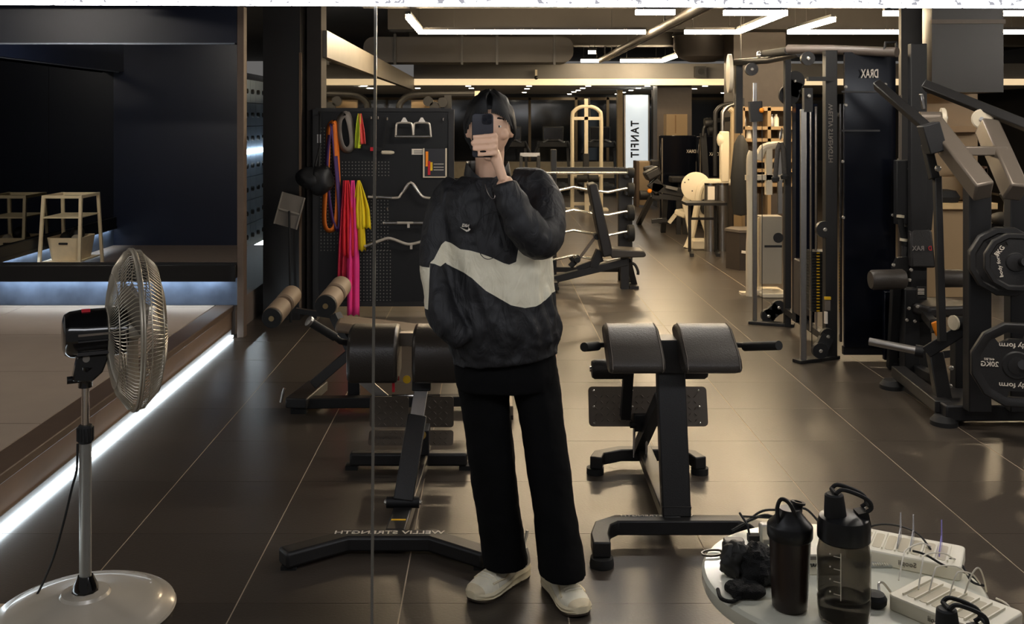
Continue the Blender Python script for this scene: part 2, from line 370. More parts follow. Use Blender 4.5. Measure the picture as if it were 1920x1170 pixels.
cm = thing('security_camera', 'small white dome camera under the far fascia', 'camera', (.86, 18.9, 2.5))
MB().bar((.86, 18.9, 2.52), (.86, 18.9, 2.66), .04, .04).build('mount', M_WHT, cm); MB().ball((.86, 18.88, 2.51), .04).build('dome', M_BLK, cm)
sp = thing('wall_speaker', 'small dark box speaker on the far grey fascia', 'speaker', (3.95, 18.9, 2.5))
MB().box((3.85, 18.78, 2.52), (4.05, 18.95, 2.72)).build('cabinet', M_BLK, sp); MB().cyl((3.95, 18.77, 2.62), (3.95, 18.79, 2.62), .06).build('cone', M_RUB, sp)
# ---- ceiling light lines
HL = 2.8
def HLP(px, py): return HP(px, py, HL)
def light(px_pts, label, extra=None, led=None):
    pts = [HLP(*p) for p in px_pts] if extra is None else [V(p) for p in extra]
    o = thing('linear_light', label, 'light', (pts[0].x, pts[0].y, HL), 0, 'ceiling light lines')
    for a, b in zip(pts[:-1], pts[1:]):
        MB().bar(a, b, .05, .05).build('diffuser', led or M_LED, o)
        MB().bar(a+V((0,0,.04)), b+V((0,0,.04)), .056, .03).build('housing', M_BLK, o)
        for t in (.15, .85):
            p = a.lerp(b, t); MB().cyl(p+V((0,0,.05)), V((p.x, p.y, 3.3)), .004, 6).build('suspension_wire', M_BLK, o)
light([(765, 31), (789, 60), (1210, 60)], 'long bent ceiling light line with its short arm at the left')
light([(1192, 23), (1265, 23)], 'short straight ceiling light near the top behind the pipes')
light([(1357, 24), (1472, 24), (1383, 60), (1284, 60)], 'Z shaped ceiling light line')
light([(1563, 36), (1480, 60), (1694, 60)], 'V shaped ceiling light line above the cable machine')
light([(1657, 25), (1700, 25)], 'short ceiling light left of the brown pillar')
light([(1696, 60), (1746, 60)], 'dim short ceiling light between pier and pillar')
light([(1880, 60), (1990, 60)], 'ceiling light right of the brown pillar, lower one')
light([(1872, 25), (1990, 25)], 'ceiling light right of the brown pillar, upper one')
light([(1089, 114), (1124, 114)], 'small far ceiling light, lower of the pair')
light([(1103, 98), (1117, 98)], 'tiny far ceiling light above its longer partner')
light([(1163, 114), (1242, 114), (1284, 99)], 'far ceiling light line with a raised right arm')
for k, (x, y, l) in enumerate(((1.3, 7.2, 2.0), (7.2, 6.4, 2.0), (2.4, 4.3, 1.6), (6.2, 4.2, 2.0), (-4.3, 5.0, .9), (-3.3, 8.3, .8))):
    light(None, ('ceiling light line above the two exercise chairs', 'ceiling light line beyond the press machine at the far right', 'ceiling light line above the right side of the mirror', 'ceiling light line by the right wall', 'ceiling light line over the near stage', 'added hidden light line brightening the far stage')[k], [(x-l/2, y, HL), (x+l/2, y, HL)], M_LED2)  # last one is added, hidden behind the beam, to brighten the far stage
# ---- downlights in the low ceiling
for k, (px, py) in enumerate(((878,161),(884,165),(992,161),(988,166),(983,173),(1103,161),(1093,165),(1084,169),(1076,172),(1068,176),(1157,176),(1169,173),(1183,169),(1197,165),(1214,161),(1302,166),(1322,161),(1333,177),(1356,174),(783,165),(795,173),)):
    p = HP(px, py, 2.395)
    o = thing('downlight', 'small recessed downlight in the low far ceiling', 'light', (p.x, p.y, 2.38), 0, 'downlights in the far ceiling')
    MB().lathe([(.0, .0), (.055, .0), (.055, .012)], (p.x, p.y, 2.388), n=14).build('lens', M_SPOT, o)
    MB().lathe([(.058, .0), (.075, .0), (.075, .01), (.058, .012)], (p.x, p.y, 2.390), n=14).build('rim', M_WHT, o)
# ---- lockers in the passage
lk = thing('locker_bank', 'pale blue grey locker bank in the gap behind the stage post', 'lockers', (-3.1, 12.9, 0))
MB().box((-3.5, 11.85, .12), (-3.02, 14.5, 2.3)).build('carcass', M_NAVY, lk)
MB().box((-3.5, 11.9, 0), (-3.1, 14.5, .12)).build('plinth', M_BLK, lk)
M_LCK = mat('locker_blue', (120, 134, 150), .35, var=.06)
for c in range(8):
    for r in range(7):
        z0 = .14+r*.29+(0.05 if r >= 4 else 0); y0 = 11.86+c*.3
        if z0 > 1.95: continue
        dr = MB().box((-3.02, y0+.004, z0+.004), (-2.995, y0+.296, z0+.286)).build('locker_door', M_LCK, lk)
        MB().lathe([(.0, 0), (.03, 0), (.03, .03), (.018, .035)], (-2.995, y0+.06, z0+.14), (1,0,0), 10).build('knob', M_RUB, dr)
tag(MB().box((-2.99, 11.86, 1.303), (-2.965, 14.5, 1.345)).build('led_strip', M_COOL2), 'cool light line across the middle of the lockers', 'light strip')
tag(MB().box((-3.09, 11.9, .02), (-3.06, 14.5, .10)).build('led_strip', M_COOL2), 'cool light strip under the lockers', 'light strip')
# ================================================================ NEAR THINGS
# ---- pedestal fan
FY = 3.5; fx = P(160, 1150, FY).x
fan = thing('pedestal_fan', 'silver pedestal fan with black motor and wire guard on a round base', 'fan', (fx, FY, 0))
M_SILV = mat('silver_enamel', (196, 188, 174), .25, .15, var=.04, coat=.5)
M_GLOSS = mat('gloss_black', (12, 12, 13), .12, coat=.6)
M_WIRE = mat('guard_wire', (176, 168, 152), .35, .6, var=.05)
MB().lathe([(.0, 0), (.298, 0), (.305, .008), (.300, .016), (.262, .030), (.255, .036), (.20, .044), (.12, .060), (.085, .068), (.078, .078), (.03, .082)], (fx, FY, 0), n=64).build('base', M_SILV, fan)
MB().lathe([(.0, 0), (.046, 0), (.044, .015), (.026, .055), (.0, .055)], (fx, FY, .078), n=10).build('base_collar', M_GLOSS, fan)
zc = P(160, 830, FY).z
MB().cyl((fx, FY, .10), (fx, FY, zc), .0205, 20).build('lower_pole', mat('grey_tube', (150, 148, 142), .35, .5), fan)
kn = MB().lathe([(.022, 0), (.026, .01), (.026, .055), (.022, .062)], (fx, FY, zc), n=18).build('height_knob', M_RUB, fan)
gb = MB()
for k in range(14):
    a = 2*PI*k/14; gb.bar((fx+.0265*math.cos(a), FY+.0265*math.sin(a), zc+.008), (fx+.0265*math.cos(a), FY+.0265*math.sin(a), zc+.054), .004, .004)
gb.build('grip_ribs', M_RUB, kn)
zt = P(160, 715, FY).z
MB().cyl((fx, FY, zc+.05), (fx, FY, zt), .0135, 18).build('upper_pole', M_CHR, fan)
aF = math.radians(27); ax = V((math.cos(aF), math.sin(aF), 0)); sd = V((-ax.y, ax.x, 0)); UP = V((0,0,1))
hz = P(180, 625, FY).z
MB().tube([(fx, FY, zt-.02), (fx, FY, zt+.03), (fx+.004, FY, zt+.055)], [.024, .022, .03], 12).build('neck_socket', M_GLOSS, fan)
nk = MB(); nk.prism([(-.045, -.02), (.02, -.03), (.055, .0), (.075, .05), (.06, .085), (.0, .085), (-.03, .05)], V((fx, FY, zt+.03))-sd*.025, ax, UP, sd*.05)
nk.build('tilt_neck', M_GLOSS, fan, bevel=.006)
MB().cyl(V((fx, FY, zt+.085))-sd*.034, V((fx, FY, zt+.085))+sd*.034, .012, 12).build('tilt_screw', M_STL, fan)
MB().cyl(V((fx, FY, zt+.01))-ax*.06, V((fx, FY, zt+.01))-ax*.02, .013, 10).build('tilt_lever', M_GLOSS, fan)
hc = V((fx, FY, hz))           # head axis point over the pole
mo = MB().lathe([(.0, -.105), (.05, -.105), (.070, -.098), (.080, -.08), (.084, -.04), (.084, .085), (.080, .105), (.0, .105)], hc+ax*.03, ax, 32, 1., .95).build('motor_housing', M_GLOSS, fan)
def on_motor(t, ang, r=.085): return hc+ax*.03+ax*t+(-sd*math.cos(ang)+UP*math.sin(ang))*r
for ang, m, w in ((.12, M_ALU, .007), (-.14, mat('dark_chrome', (90, 90, 92), .2, .9), .005), (-.75, MATS['dark_chrome'], .012)):
    MB().bar(on_motor(-.06, ang), on_motor(.09, ang), w, w*.8, -sd).build('trim_line', m, mo)
MB().box((-.014, -.006, -.006), (.014, .006, .006), Matrix.Translation(on_motor(-.03, 1.35, .084)) @ Matrix.Rotation(aF, 4, 'Z')).build('switch_tab', M_RED, mo)
gc = hc+ax*.155; R = .282
def ring(c, r, n=56): return [c+sd*(r*math.cos(2*PI*k/n))+UP*(r*math.sin(2*PI*k/n)) for k in range(n)]
rear = MB(); front = MB()
for k in range(110):
    a = 2*PI*k/110; dr = sd*math.cos(a)+UP*math.sin(a); dt = -sd*math.sin(a)+UP*math.cos(a)
    rear.tube([gc-ax*.085+dr*.085, gc-ax*.075+dr*.15+dt*.012, gc-ax*.055+dr*.225+dt*.01, gc-ax*.02+dr*(R-.006), gc+dr*R], .0015, 4, False)
    front.tube([gc+ax*.004+dr*R, gc+ax*.028+dr*(R-.004), gc+ax*.075+dr*.23+dt*.01, gc+ax*.098+dr*.15+dt*.012, gc+ax*.108+dr*.06], .0015, 4, False)
rear.tube(ring(gc-ax*.085, .085), .003, 6, closed=True); rear.tube(ring(gc-ax*.064, .20), .002, 6, closed=True); rear.tube(ring(gc-ax*.004, R+.002), .005, 8, closed=True)
front.tube(ring(gc+ax*.006, R+.002), .0042, 8, closed=True); front.tube(ring(gc+ax*.076, .23), .002, 6, closed=True); front.tube(ring(gc+ax*.03, R-.003), .002, 6, closed=True)
rear.build('rear_guard', M_WIRE, fan, kind='stuff'); fg = front.build('front_guard', M_WIRE, fan, kind='stuff')
MB().lathe([(.0, .0), (.062, .0), (.06, .008), (.0, .01)], gc+ax*.106, ax, 28).build('guard_badge', M_SILV, fan)
MB().cyl(gc-ax*.10, gc-ax*.02, .016, 12).build('axle', M_STL, fan)
M_BLADE = mat('fan_blade', (150, 142, 130), .35, trans=.0, alpha=.75)
for k in range(3):
    rings = []
    for i in range(9):
        t = i/8; r = .03+t*.22; wd_ = .05+.10*math.sin(PI*min(1, t*1.05)**.7) if t < 1 else .05
        a0 = 2*PI*k/3+.4*t; pts = []
        for s_ in (-1, -.5, 0, .5, 1):
            a = a0+s_*wd_/max(r, .06)*.75; pts.append(gc+(sd*math.cos(a)+UP*math.sin(a))*r+ax*(s_*.03-.01+.01*s_*s_))
        rings.append(pts)
    vs = [p for q in rings for p in q]; fs = [(i*5+j, i*5+j+1, i*5+j+6, i*5+j+5) for i in range(8) for j in range(4)]
    b = MB().add(vs, fs).build('blade', M_BLADE, fan); b.modifiers.new('thick', 'SOLIDIFY').thickness = .003
MB().lathe([(.0, -.03), (.035, -.03), (.038, .02), (.02, .04), (.0, .042)], gc, ax, 20).build('hub', M_SILV, fan)
MB().tube(smooth_path([V((fx-.022, FY-.012, zc)), V((fx-.026, FY-.01, zc-.09)), P(135, 915, 3.5), P(118, 985, 3.48), P(95, 1060, 3.5)+V((0,0,.0)), HP(60, 1128, .012), HP(20, 1146, .01), HP(-60, 1160, .01)], 5), .0042, 6).build('power_cord', M_RUB, fan)

# ---- round white table in the lower right and what stands on it
TH = .75; TC = V((.748, 2.14, 0)); TR = .29
M_TAB = mat('white_table_top', (226, 224, 206), .22, var=.08, nscale=9, coat=.4)
tb = thing('round_table', 'round white table holding bottles and chargers in the lower right', 'table', (TC.x, TC.y, 0))
MB().lathe([(.0, -.042), (TR-.012, -.042), (TR-.003, -.036), (TR, -.026), (TR, -.008), (TR-.006, -.001), (TR-.012, 0), (.0, 0)], (TC.x, TC.y, TH), n=72).build('table_top', M_TAB, tb)
MB().cyl((TC.x, TC.y, .02), (TC.x, TC.y, TH-.042), .035).build('column', M_WHT, tb)
MB().lathe([(.0, 0), (.21, 0), (.21, .008), (.06, .02), (.0, .02)], (TC.x, TC.y, 0), n=40).build('foot', M_WHT, tb)
tc2 = V((.74, 1.46, 0))
tb2 = thing('round_table', 'round white table in front of the mirror, below the picture edge', 'table', (tc2.x, tc2.y, 0))
MB().lathe([(.0, -.042), (TR-.012, -.042), (TR, -.03), (TR, -.006), (TR-.012, 0), (.0, 0)], (tc2.x, tc2.y, TH), n=72).build('table_top', M_TAB, tb2)
MB().cyl((tc2.x, tc2.y, .02), (tc2.x, tc2.y, TH-.042), .035).build('column', M_WHT, tb2)
MB().lathe([(.0, 0), (.21, 0), (.21, .008), (.06, .02), (.0, .02)], (tc2.x, tc2.y, 0), n=40).build('foot', M_WHT, tb2)
M_LID = mat('satin_black_lid', (20, 20, 21), .38)
# shaker
sp_ = HP(1481, 1140, TH); sk = thing('shaker_bottle', 'opaque brown black shaker bottle with a loop handle on its lid', 'shaker', (sp_.x, sp_.y, TH))
MB().lathe([(.0, 0), (.030, 0), (.0345, .006), (.036, .03), (.0405, .14), (.0415, .15)], sp_, n=40).build('cup', mat('smoked_brown_plastic', (42, 30, 25), .3, var=.12, nscale=20), sk)
li = MB().lathe([(.0425, 0), (.0445, .004), (.0445, .024), (.042, .028), (.036, .034), (.024, .048), (.020, .058), (.0, .058)], sp_+V((0,0,.142)), n=36).build('lid', M_LID, sk)
MB().lathe([(.0105, 0), (.0105, .024), (.0145, .026), (.0145, .030), (.008, .030), (.008, .012), (.0, .012)], sp_+V((.016, .012, .178)), V((.18, .1, 1)), 20).build('spout', M_LID, li)
MB().tube(smooth_path([sp_+V((-.027,-.016,.172)), sp_+V((-.03,-.016,.205)), sp_+V((-.022,-.016,.224)), sp_+V((-.006,-.018,.216)), sp_+V((.006,-.02,.188)), sp_+V((.006,-.02,.166))], 5), .0042, 8).build('carry_loop', M_LID, li)
# large bottle
def loop_cap(o, parent, s=1.):
    lid = MB().lathe([(.047*s, 0), (.051*s, .004*s), (.051*s, .03*s), (.047*s, .045*s), (.030*s, .052*s), (.0, .052*s)], o, n=36).build('lid', M_LID, parent)
    MB().lathe([(.022*s, 0), (.0205*s, .022*s), (.018*s, .046*s), (.014*s, .049*s), (.0, .049*s)], o+V((-.018, -.004, .045))*s, V((-.06, 0, 1)), 26).build('spout_cap', M_RUB, lid)
    pts = [(-.02, .096), (-.008, .104), (.02, .096), (.044, .083), (.050, .068), (.040, .06)]
    hd = MB()
    for dy in (-.014, .014): hd.tube(smooth_path([o+V((a, dy, b))*s for a, b in pts], 4), .0042*s, 8)
    for a, b in (pts[0], pts[-2]): hd.tube([o+V((a, -.014, b))*s, o+V((a, .014, b))*s], .0042*s, 8)
    hd.bar(o+V((.034, 0, .058))*s, o+V((.04, 0, .03))*s, .03*s, .02*s)
    hd.build('carry_loop', M_RUB, lid)
    return lid
bp_ = HP(1582, 1163, TH); bt = thing('water_bottle', 'large grey see-through water bottle with black loop lid', 'bottle', (bp_.x, bp_.y, TH))
M_SMOKE = mat('smoke_plastic', (150, 146, 140), .08, var=.03, trans=.95, ior=1.12)
BZ = .158
MB().lathe([(.0, .004), (.040, .0), (.047, .006), (.050, .03), (.0505, .048), (.0485, .052), (.0505, .058), (.0505, .135), (.047, .152), (.044, BZ+.006),
            (.042, BZ+.004), (.045, .15), (.0485, .134), (.0485, .058), (.0465, .052), (.0485, .047), (.048, .03), (.045, .010), (.0, .010)], bp_, n=44).build('vessel', M_SMOKE, bt)
MB().lathe([(.0, .011), (.0445, .011), (.0475, .03), (.048, .045), (.0, .045)], bp_, n=36).build('water', mat('water', (225, 228, 228), .02, var=0, trans=1., ior=1.33), bt)
loop_cap(bp_+V((0,0,BZ)), bt, .98)
mk = MB()
for k in range(4):
    z = .07+k*.024; mk.bar(bp_+V((-.033, -.0385, z)), bp_+V((-.022, -.0457, z)), .001, .0012); mk.ball(bp_+V((-.038, -.0335, z+.002)), .0018, 6)
mk.bar(bp_+V((-.0218, -.0459, .06)), bp_+V((-.0218, -.0459, .15)), .0012, .0012)
mk.build('volume_marks', M_TXT, bt)
# near bottle at the lower edge
nb = V((.727, 1.56, TH)); n_b = thing('water_bottle', 'black lidded bottle cut off by the lower right edge', 'bottle', nb)
MB().lathe([(.0, 0), (.036, 0), (.041, .01), (.041, .13), (.038, .142), (.0, .142)], nb, n=36).build('vessel', mat('dark_smoke_plastic', (40, 38, 37), .12), n_b)
loop_cap(nb+V((0,0,.14)), n_b, .84)
# chargers
M_FIN = mat('clear_fin', (235, 235, 240), .1, var=0., trans=.6, ior=1.2)
M_SLOT = mat('slot_beige', (196, 184, 156), .5, var=.04)
def charger(o, ux, L, D, label, nslot, fins, word_at):
    ux = V((*ux, 0)).normalized(); uy = V((-ux.y, ux.x, 0)); o = V((o[0], o[1], TH)); h = .030
    t = thing('charging_station', label, 'charger', o, 0, 'white charging stations on the table')
    MB().prism([(a+L/2, b+D/2) for a, b in rrect(L, D, .012)], o, ux, uy, (0,0,h)).build('case', M_CRM, t, bevel=.003)
    for k in range(nslot):
        x = .022+(L-.05)*(k+.5)/nslot
        MB().prism([(a+x, b+D*.5) for a, b in rrect((L-.05)/nslot*.66, D*.66, .006)], o+V((0,0,h-.001)), ux, uy, (0,0,.0018)).build('slot_recess', M_SLOT, t)
        for e in (-.5, .5) if k == 0 else (.5,):
            p = o+ux*(x+e*(L-.05)/nslot)+V((0,0,h))
            MB().bar(p+uy*(D*.14)+V((0,0,.002)), p+uy*(D*.86)+V((0,0,.002)), .0028, .005).build('divider', M_CRM, t)
    for k, m in fins:
        x = .022+(L-.05)*k/nslot; p = o+ux*x+uy*(D*.52)+V((0,0,h))
        MB().prism([(-.03, 0), (.034, 0), (.034, .03), (.026, .062), (.020, .062), (.016, .03), (-.03, .012)], p, uy, (0,0,1), ux*.002).build('divider_fin', m, t)
    text('logo_text', 'Soopii', t, o+ux*(L*word_at)-uy*.0008+V((0,0,h*.52)), -ux, (0,0,1), .015, mat('grey_print', (120, 112, 100), .6))
    return t
charger((.793, 2.000), (.60, -.80), .20, .145, 'white charging station nearest the front with looped cables', 6, (), .52)
charger((.79, 2.23), (.87, -.49), .235, .125, 'white charging station behind the water bottle with clear upright fins', 7, ((3.1, M_FIN), (4.1, M_FIN), (.2, M_FIN), (6.3, mat('violet_fin', (190, 180, 255), .1, var=0, trans=.5, ior=1.2))), .55)
M_CBL = mat('pale_cable', (222, 216, 200), .45)
def cable(name, pts, r, m, label, group=None): return tag(MB().tube(smooth_path(pts, 6), r, 6).build(name, m), label, 'cable', group)
for k, (a, b, c) in enumerate((((1685, 1088), (1700, 1030), (1745, 1025)), ((1722, 1105), (1735, 1040), (1790, 1050)), ((1742, 1110), (1760, 1062), (1815, 1078)), ((1780, 1118), (1800, 1072), (1838, 1095)), ((1808, 1115), (1835, 1065), (1850, 1110)))):
    zt_ = TH+.032; q0 = HP(*a, zt_); q2 = HP(*c, zt_); q1 = P(*b, (q0.y+q2.y)/2)
    cable('charging_cable', [q0, q0.lerp(q1, .55)+V((0,0,.012)), q1, q2.lerp(q1, .4)+V((0,0,.01)), q2], .0016, M_CBL, ('leftmost thin pale cable arching high off the front charger', 'second pale cable from the left on the front charger', 'pale cable looping from the middle of the front charger', 'fourth pale cable from the left on the front charger', 'rightmost pale cable loop on the front charger')[k], 'cables on the front charger')
cable('charging_cable', [HP(1600, 1002, TH+.004), P(1640, 985, 2.36), P(1680, 985, 2.33), P(1720, 1000, 2.26), HP(1745, 1030, TH+.032)], .0022, M_RUB, 'black cable arching over the rear charging station')
cable('usb_cable', [HP(1712, 1033, TH+.045), HP(1735, 1040, TH+.05), HP(1770, 1060, TH+.03), HP(1800, 1070, TH+.012), HP(1822, 1080, TH+.01), HP(1838, 1095, TH+.01)], .0024, M_RUB, 'black plugged cable lying across the rear charger')
cable('usb_cable', [HP(1772, 1058, TH+.02), P(1785, 1048, 2.16), HP(1805, 1062, TH+.02), HP(1822, 1090, TH+.01), HP(1845, 1098, TH+.012)], .0028, M_RUB, 'thick black cable behind the front charger')
cable('usb_cable', [HP(1868, 1122, TH+.01), P(1890, 1135, 1.99), P(1905, 1165, 1.98), P(1915, 1200, 1.98), P(1918, 1300, 1.98)], .002, M_CBL, 'pale cable hanging over the table edge at the right')
# black things on the table
pb = HP(1420, 1100, TH); bag = thing('mesh_pouch', 'crumpled black mesh pouch beside the shaker bottle', 'pouch', (pb.x, pb.y, TH))
bl = MB()
for i in range(17):
    pass
def lump(c, r, seed, n=44):
    b = MB().ball(c, r, n); c = V(c)
    for i, p in enumerate(b.v):
        d_ = p-c; k = 1+.34*noise.noise(d_*34+V((seed, 0, 0)))+.30*abs(noise.noise(V((d_.x*90, d_.y*60, d_.z*70))+V((0, seed, 0)))); b.v[i] = c+d_*k
        if b.v[i].z < TH+.001: b.v[i].z = TH+.001
    return b
lb = lump(HP(1425, 1085, TH)+V((0,0,.025)), (.045, .05, .042), 1.3); lb.build('pouch_body', mat('black_mesh_fabric', (9, 9, 9), .8, bump=1., bscale=400), bag)
lb = lump(HP(1378, 1075, TH)+V((.004,0,.028)), (.034, .035, .036), 4.1); lb.build('mesh_side', mat('black_net', (26, 24, 20), .6, var=.5, nscale=300), bag)
lb = lump(HP(1395, 1115, TH)+V((0,0,.012)), (.035, .03, .016), 7.7); lb.build('drawstring_end', MATS['black_mesh_fabric'], bag)
MB().tube(smooth_path([HP(1346, 1105, TH+.006), HP(1352, 1122, TH+.006), HP(1372, 1128, TH+.005), HP(1388, 1120, TH+.008)], 4), .004, 8).build('strap_tab', MATS['black_mesh_fabric'], bag)
bb = HP(1376, 1048, TH); bx = thing('earbud_case', 'small black rounded case perched beside the pouch', 'case', (bb.x, bb.y, TH))
MB().prism(rrect(.05, .036, .012), bb+V((0,0,.0)), (1,0,0), (0,1,0), (0,0,.036)).build('case_body', M_RUB, bx, bevel=.004)
MB().prism(rrect(.046, .032, .012), bb+V((0,0,.0365)), (1,0,0), (0,1,0), (0,0,.008)).build('case_lid', mat('case_lid_grey', (66, 62, 56), .4), bx, bevel=.003)
kr = HP(1336, 1040, TH); ky = thing('carabiner', 'dark metal carabiner clip lying at the left table edge', 'clip', (kr.x, kr.y, TH))
MB().tube([kr+V((.024*math.cos(2*PI*k/16), .016*math.sin(2*PI*k/16), .004))+V((.008*math.sin(2*PI*k/16), 0, 0)) for k in range(16)], .0026, 6, closed=True).build('ring', mat('dark_metal', (80, 74, 66), .3, .8), ky)
MB().tube([kr+V((.02, .004, .005)), kr+V((.036, .02, .006)), kr+V((.045, .03, .006))], .003, 6).build('gate', MATS['dark_metal'], ky)
gl = HP(1412, 1015, TH); eg = thing('cable_adapter', 'black adapter with folded stiff legs at the back of the table', 'adapter', (gl.x, gl.y, TH))
MB().bar(gl+V((-.012, 0, .008)), gl+V((.016, 0, .008)), .02, .016).build('plug_block', M_RUB, eg)
MB().tube([gl+V((-.008, 0, .012)), P(1402, 985, 2.33), P(1387, 962, 2.36), P(1391, 968, 2.36), P(1430, 970, 2.38), P(1470, 972, 2.38)], .0028, 6).build('stiff_leg', M_RUB, eg)
cable('black_cord', [HP(1372, 995, TH+.004), P(1392, 984, 2.38), P(1410, 974, 2.39), P(1440, 966, 2.38), HP(1480, 985, TH+.006)], .003, M_RUB, 'black cord bunched behind the shaker bottle')
cable('black_cord', [HP(1380, 990, TH+.004), P(1400, 978, 2.40), P(1430, 958, 2.41), P(1470, 956, 2.41), P(1510, 954, 2.41), HP(1540, 985, TH+.006)], .0028, M_RUB, 'black cord arching over the back of the table')
cl = HP(1450, 1018, TH); cb = thing('clear_case', 'clear plastic case standing behind the shaker bottle', 'case', (cl.x, cl.y, TH))
MB().box(cl+V((-.032, -.012, 0)), cl+V((.035, .012, .045))).build('case_body', mat('frosted_clear', (200, 196, 184), .25, trans=.5), cb, bevel=.004)
MB().box(cl+V((-.026, -.014, .004)), cl+V((.03, -.0125, .012))).build('base_strip', mat('grey_strip', (120, 116, 108), .5), cb)
wp = HP(1528, 1075, TH); wb = thing('white_box', 'small white box between the shaker and the water bottle', 'box', (wp.x, wp.y, TH))
MB().box(wp+V((-.02, -.01, 0)), wp+V((.05, .03, .045))).build('carton', M_CRM, wb, bevel=.002)
MB().box(wp+V((-.02, -.0115, .034)), wp+V((.05, -.0105, .041))).build('grey_band', MATS['grey_strip'], wb)
text('box_text', 'ARIV', wb, wp+V((-.008, -.0112, .022)), (-1,0,0), (0,0,1), .010, M_BLK2)
ms = HP(1640, 1135, TH); mt = thing('puck', 'small round black puck right of the water bottle', 'puck', (ms.x, ms.y, TH))
MB().lathe([(.0, 0), (.018, 0), (.023, .006), (.024, .016), (.019, .024), (.0, .027)], ms, n=24).build('puck_body', M_RUB, mt)
MB().tube(smooth_path([ms+V((.014,.012,.02)), ms+V((.02,.03,.03)), ms+V((.035,.045,.024)), ms+V((.05,.045,.006))], 5), .0025, 6).build('cord', M_STL, mt)
hx = HP(1645, 1062, TH); hb = thing('clear_comb_case', 'flat clear plastic strip lying between the two chargers', 'case', (hx.x, hx.y, TH))
MB().box(hx+V((-.05, -.01, .0)), hx+V((.03, .012, .006))).build('strip', mat('frosted_clear2', (210, 210, 200), .2, trans=.4), hb, bevel=.002)
for k in range(7): MB().box(hx+V((-.012+k*.005, -.0105, .006)), hx+V((-.010+k*.005, -.002, .009))).build('tooth', M_CRM, hb)

# ---- helpers for gym machines
def bolt(parent, p, r=.008, d=(0,-1,0)): 
    p = V(p); return MB().lathe([(.0, 0), (r, 0), (r, r*.5), (r*.6, r*.9), (.0, r*.9)], p, d, 8).build('bolt', M_BOLT, parent)
def tread(parent, o, ux, uy, w, h, m, step=.028):
    o, ux, uy = V(o), V(ux).normalized(), V(uy).normalized(); n = ux.cross(uy); b = MB(); k = 0
    for i in range(int(h/step)):
        for j in range(int(w/step)):
            c = o+ux*((j+.5)*step-w/2+.002)+uy*((i+.5)*step-h/2); a = PI/4 if (i+j) % 2 else -PI/4
            d = ux*math.cos(a)+uy*math.sin(a); e = n.cross(d)
            b.add([c-d*.012, c+e*.003, c+d*.012, c-e*.003, c+n*.0035], [(0,1,4),(1,2,4),(2,3,4),(3,0,4)])
    return b.build('tread_pattern', m, parent, kind='stuff', sharp=None)
def pad_profile(parent, x0, x1, prof, m, name='pad'):
    n = 8; 
    o = MB().prism(prof, (x0, 0, 0), (0,1,0), (0,0,1), (x1-x0, 0, 0)).build(name, m, parent, bevel=.016)
    return o
# ---- right roman chair
cxB = .765
B = thing('roman_chair', 'black back extension chair standing right of the person', 'exercise bench', (cxB, 4.4, 0))
bar_pts = [(cxB-.335, 3.86), (cxB-.335, 3.95), (cxB-.31, 4.05), (cxB-.25, 4.10), (cxB+.25, 4.10), (cxB+.31, 4.05), (cxB+.335, 3.95), (cxB+.335, 3.86)]
def flat_rail(pts, z0, z1, w):
    b = MB(); L_ = []; R_ = []
    q = [V((x, y, 0)) for x, y in pts]
    for i, p in enumerate(q):
        t = (q[min(i+1, len(q)-1)]-q[max(i-1, 0)]).normalized(); s_ = V((-t.y, t.x, 0)); L_.append(p+s_*w/2); R_.append(p-s_*w/2)
    k = len(q); vs = [V((p.x, p.y, z0)) for p in L_+R_]+[V((p.x, p.y, z1)) for p in L_+R_]; fs = []
    for i in range(k-1):
        fs += [(i, i+1, k+i+1, k+i), (2*k+i, 3*k+i, 3*k+i+1, 2*k+i+1), (i, 2*k+i, 2*k+i+1, i+1), (k+i, k+i+1, 3*k+i+1, 3*k+i)]
    fs += [(0, k, 3*k, 2*k), (k-1, 3*k-1, 4*k-1, 2*k-1)]
    return b.add(vs, fs)
flat_rail(bar_pts, .035, .095, .07).build('front_stabiliser', M_BLK, B, bevel=.006)
for sx in (-1, 1):
    MB().lathe([(.0, 0), (.046, 0), (.048, .01), (.044, .035), (.0, .035)], (cxB+sx*.335, 3.87, 0), n=20).build('rubber_foot', M_RUB, B)
    MB().lathe([(.0, 0), (.042, 0), (.042, .03), (.0, .03)], (cxB+sx*.255, 4.88, 0), n=20).build('rubber_foot', M_RUB, B)
flat_rail([(cxB-.255, 4.85), (cxB-.23, 4.93), (cxB-.12, 4.99), (cxB+.12, 4.99), (cxB+.23, 4.93), (cxB+.255, 4.85)], .03, .09, .06).build('rear_stabiliser', M_BLK, B, bevel=.006)
MB().bar((cxB-.02, 4.1, .075), (cxB-.0, 4.99, .075), .07, .05).build('spine', M_BLK, B, bevel=.004)
MB().bar((cxB-.0, 4.13, .09), (cxB, 4.27, .70), .118, .06, (0,1,0)).build('main_post', M_BLK, B, bevel=.006)
MB().bar((cxB, 4.13, .09), (cxB, 4.15, .10), .12, .1).build('post_foot', M_BLK, B)
MB().bar((cxB-.03, 4.97, .09), (cxB-.01, 4.42, .50), .05, .05).build('rear_strut', M_BLK2, B)
MB().box((cxB-.05, 4.20, .66), (cxB+.05, 4.32, .80)).build('pad_bracket', M_BLK, B, bevel=.004)
MB().bar((cxB-.26, 4.30, .77), (cxB+.26, 4.30, .77), .05, .05).build('pad_crossbar', M_BLK, B)
profB = [(a_, b_-.014) for a_, b_ in [(4.02, .735), (4.035, .72), (4.10, .700), (4.16, .715), (4.30, .80), (4.335, .83), (4.32, .86), (4.27, .872), (4.20, .866), (4.11, .82), (4.04, .775)]]
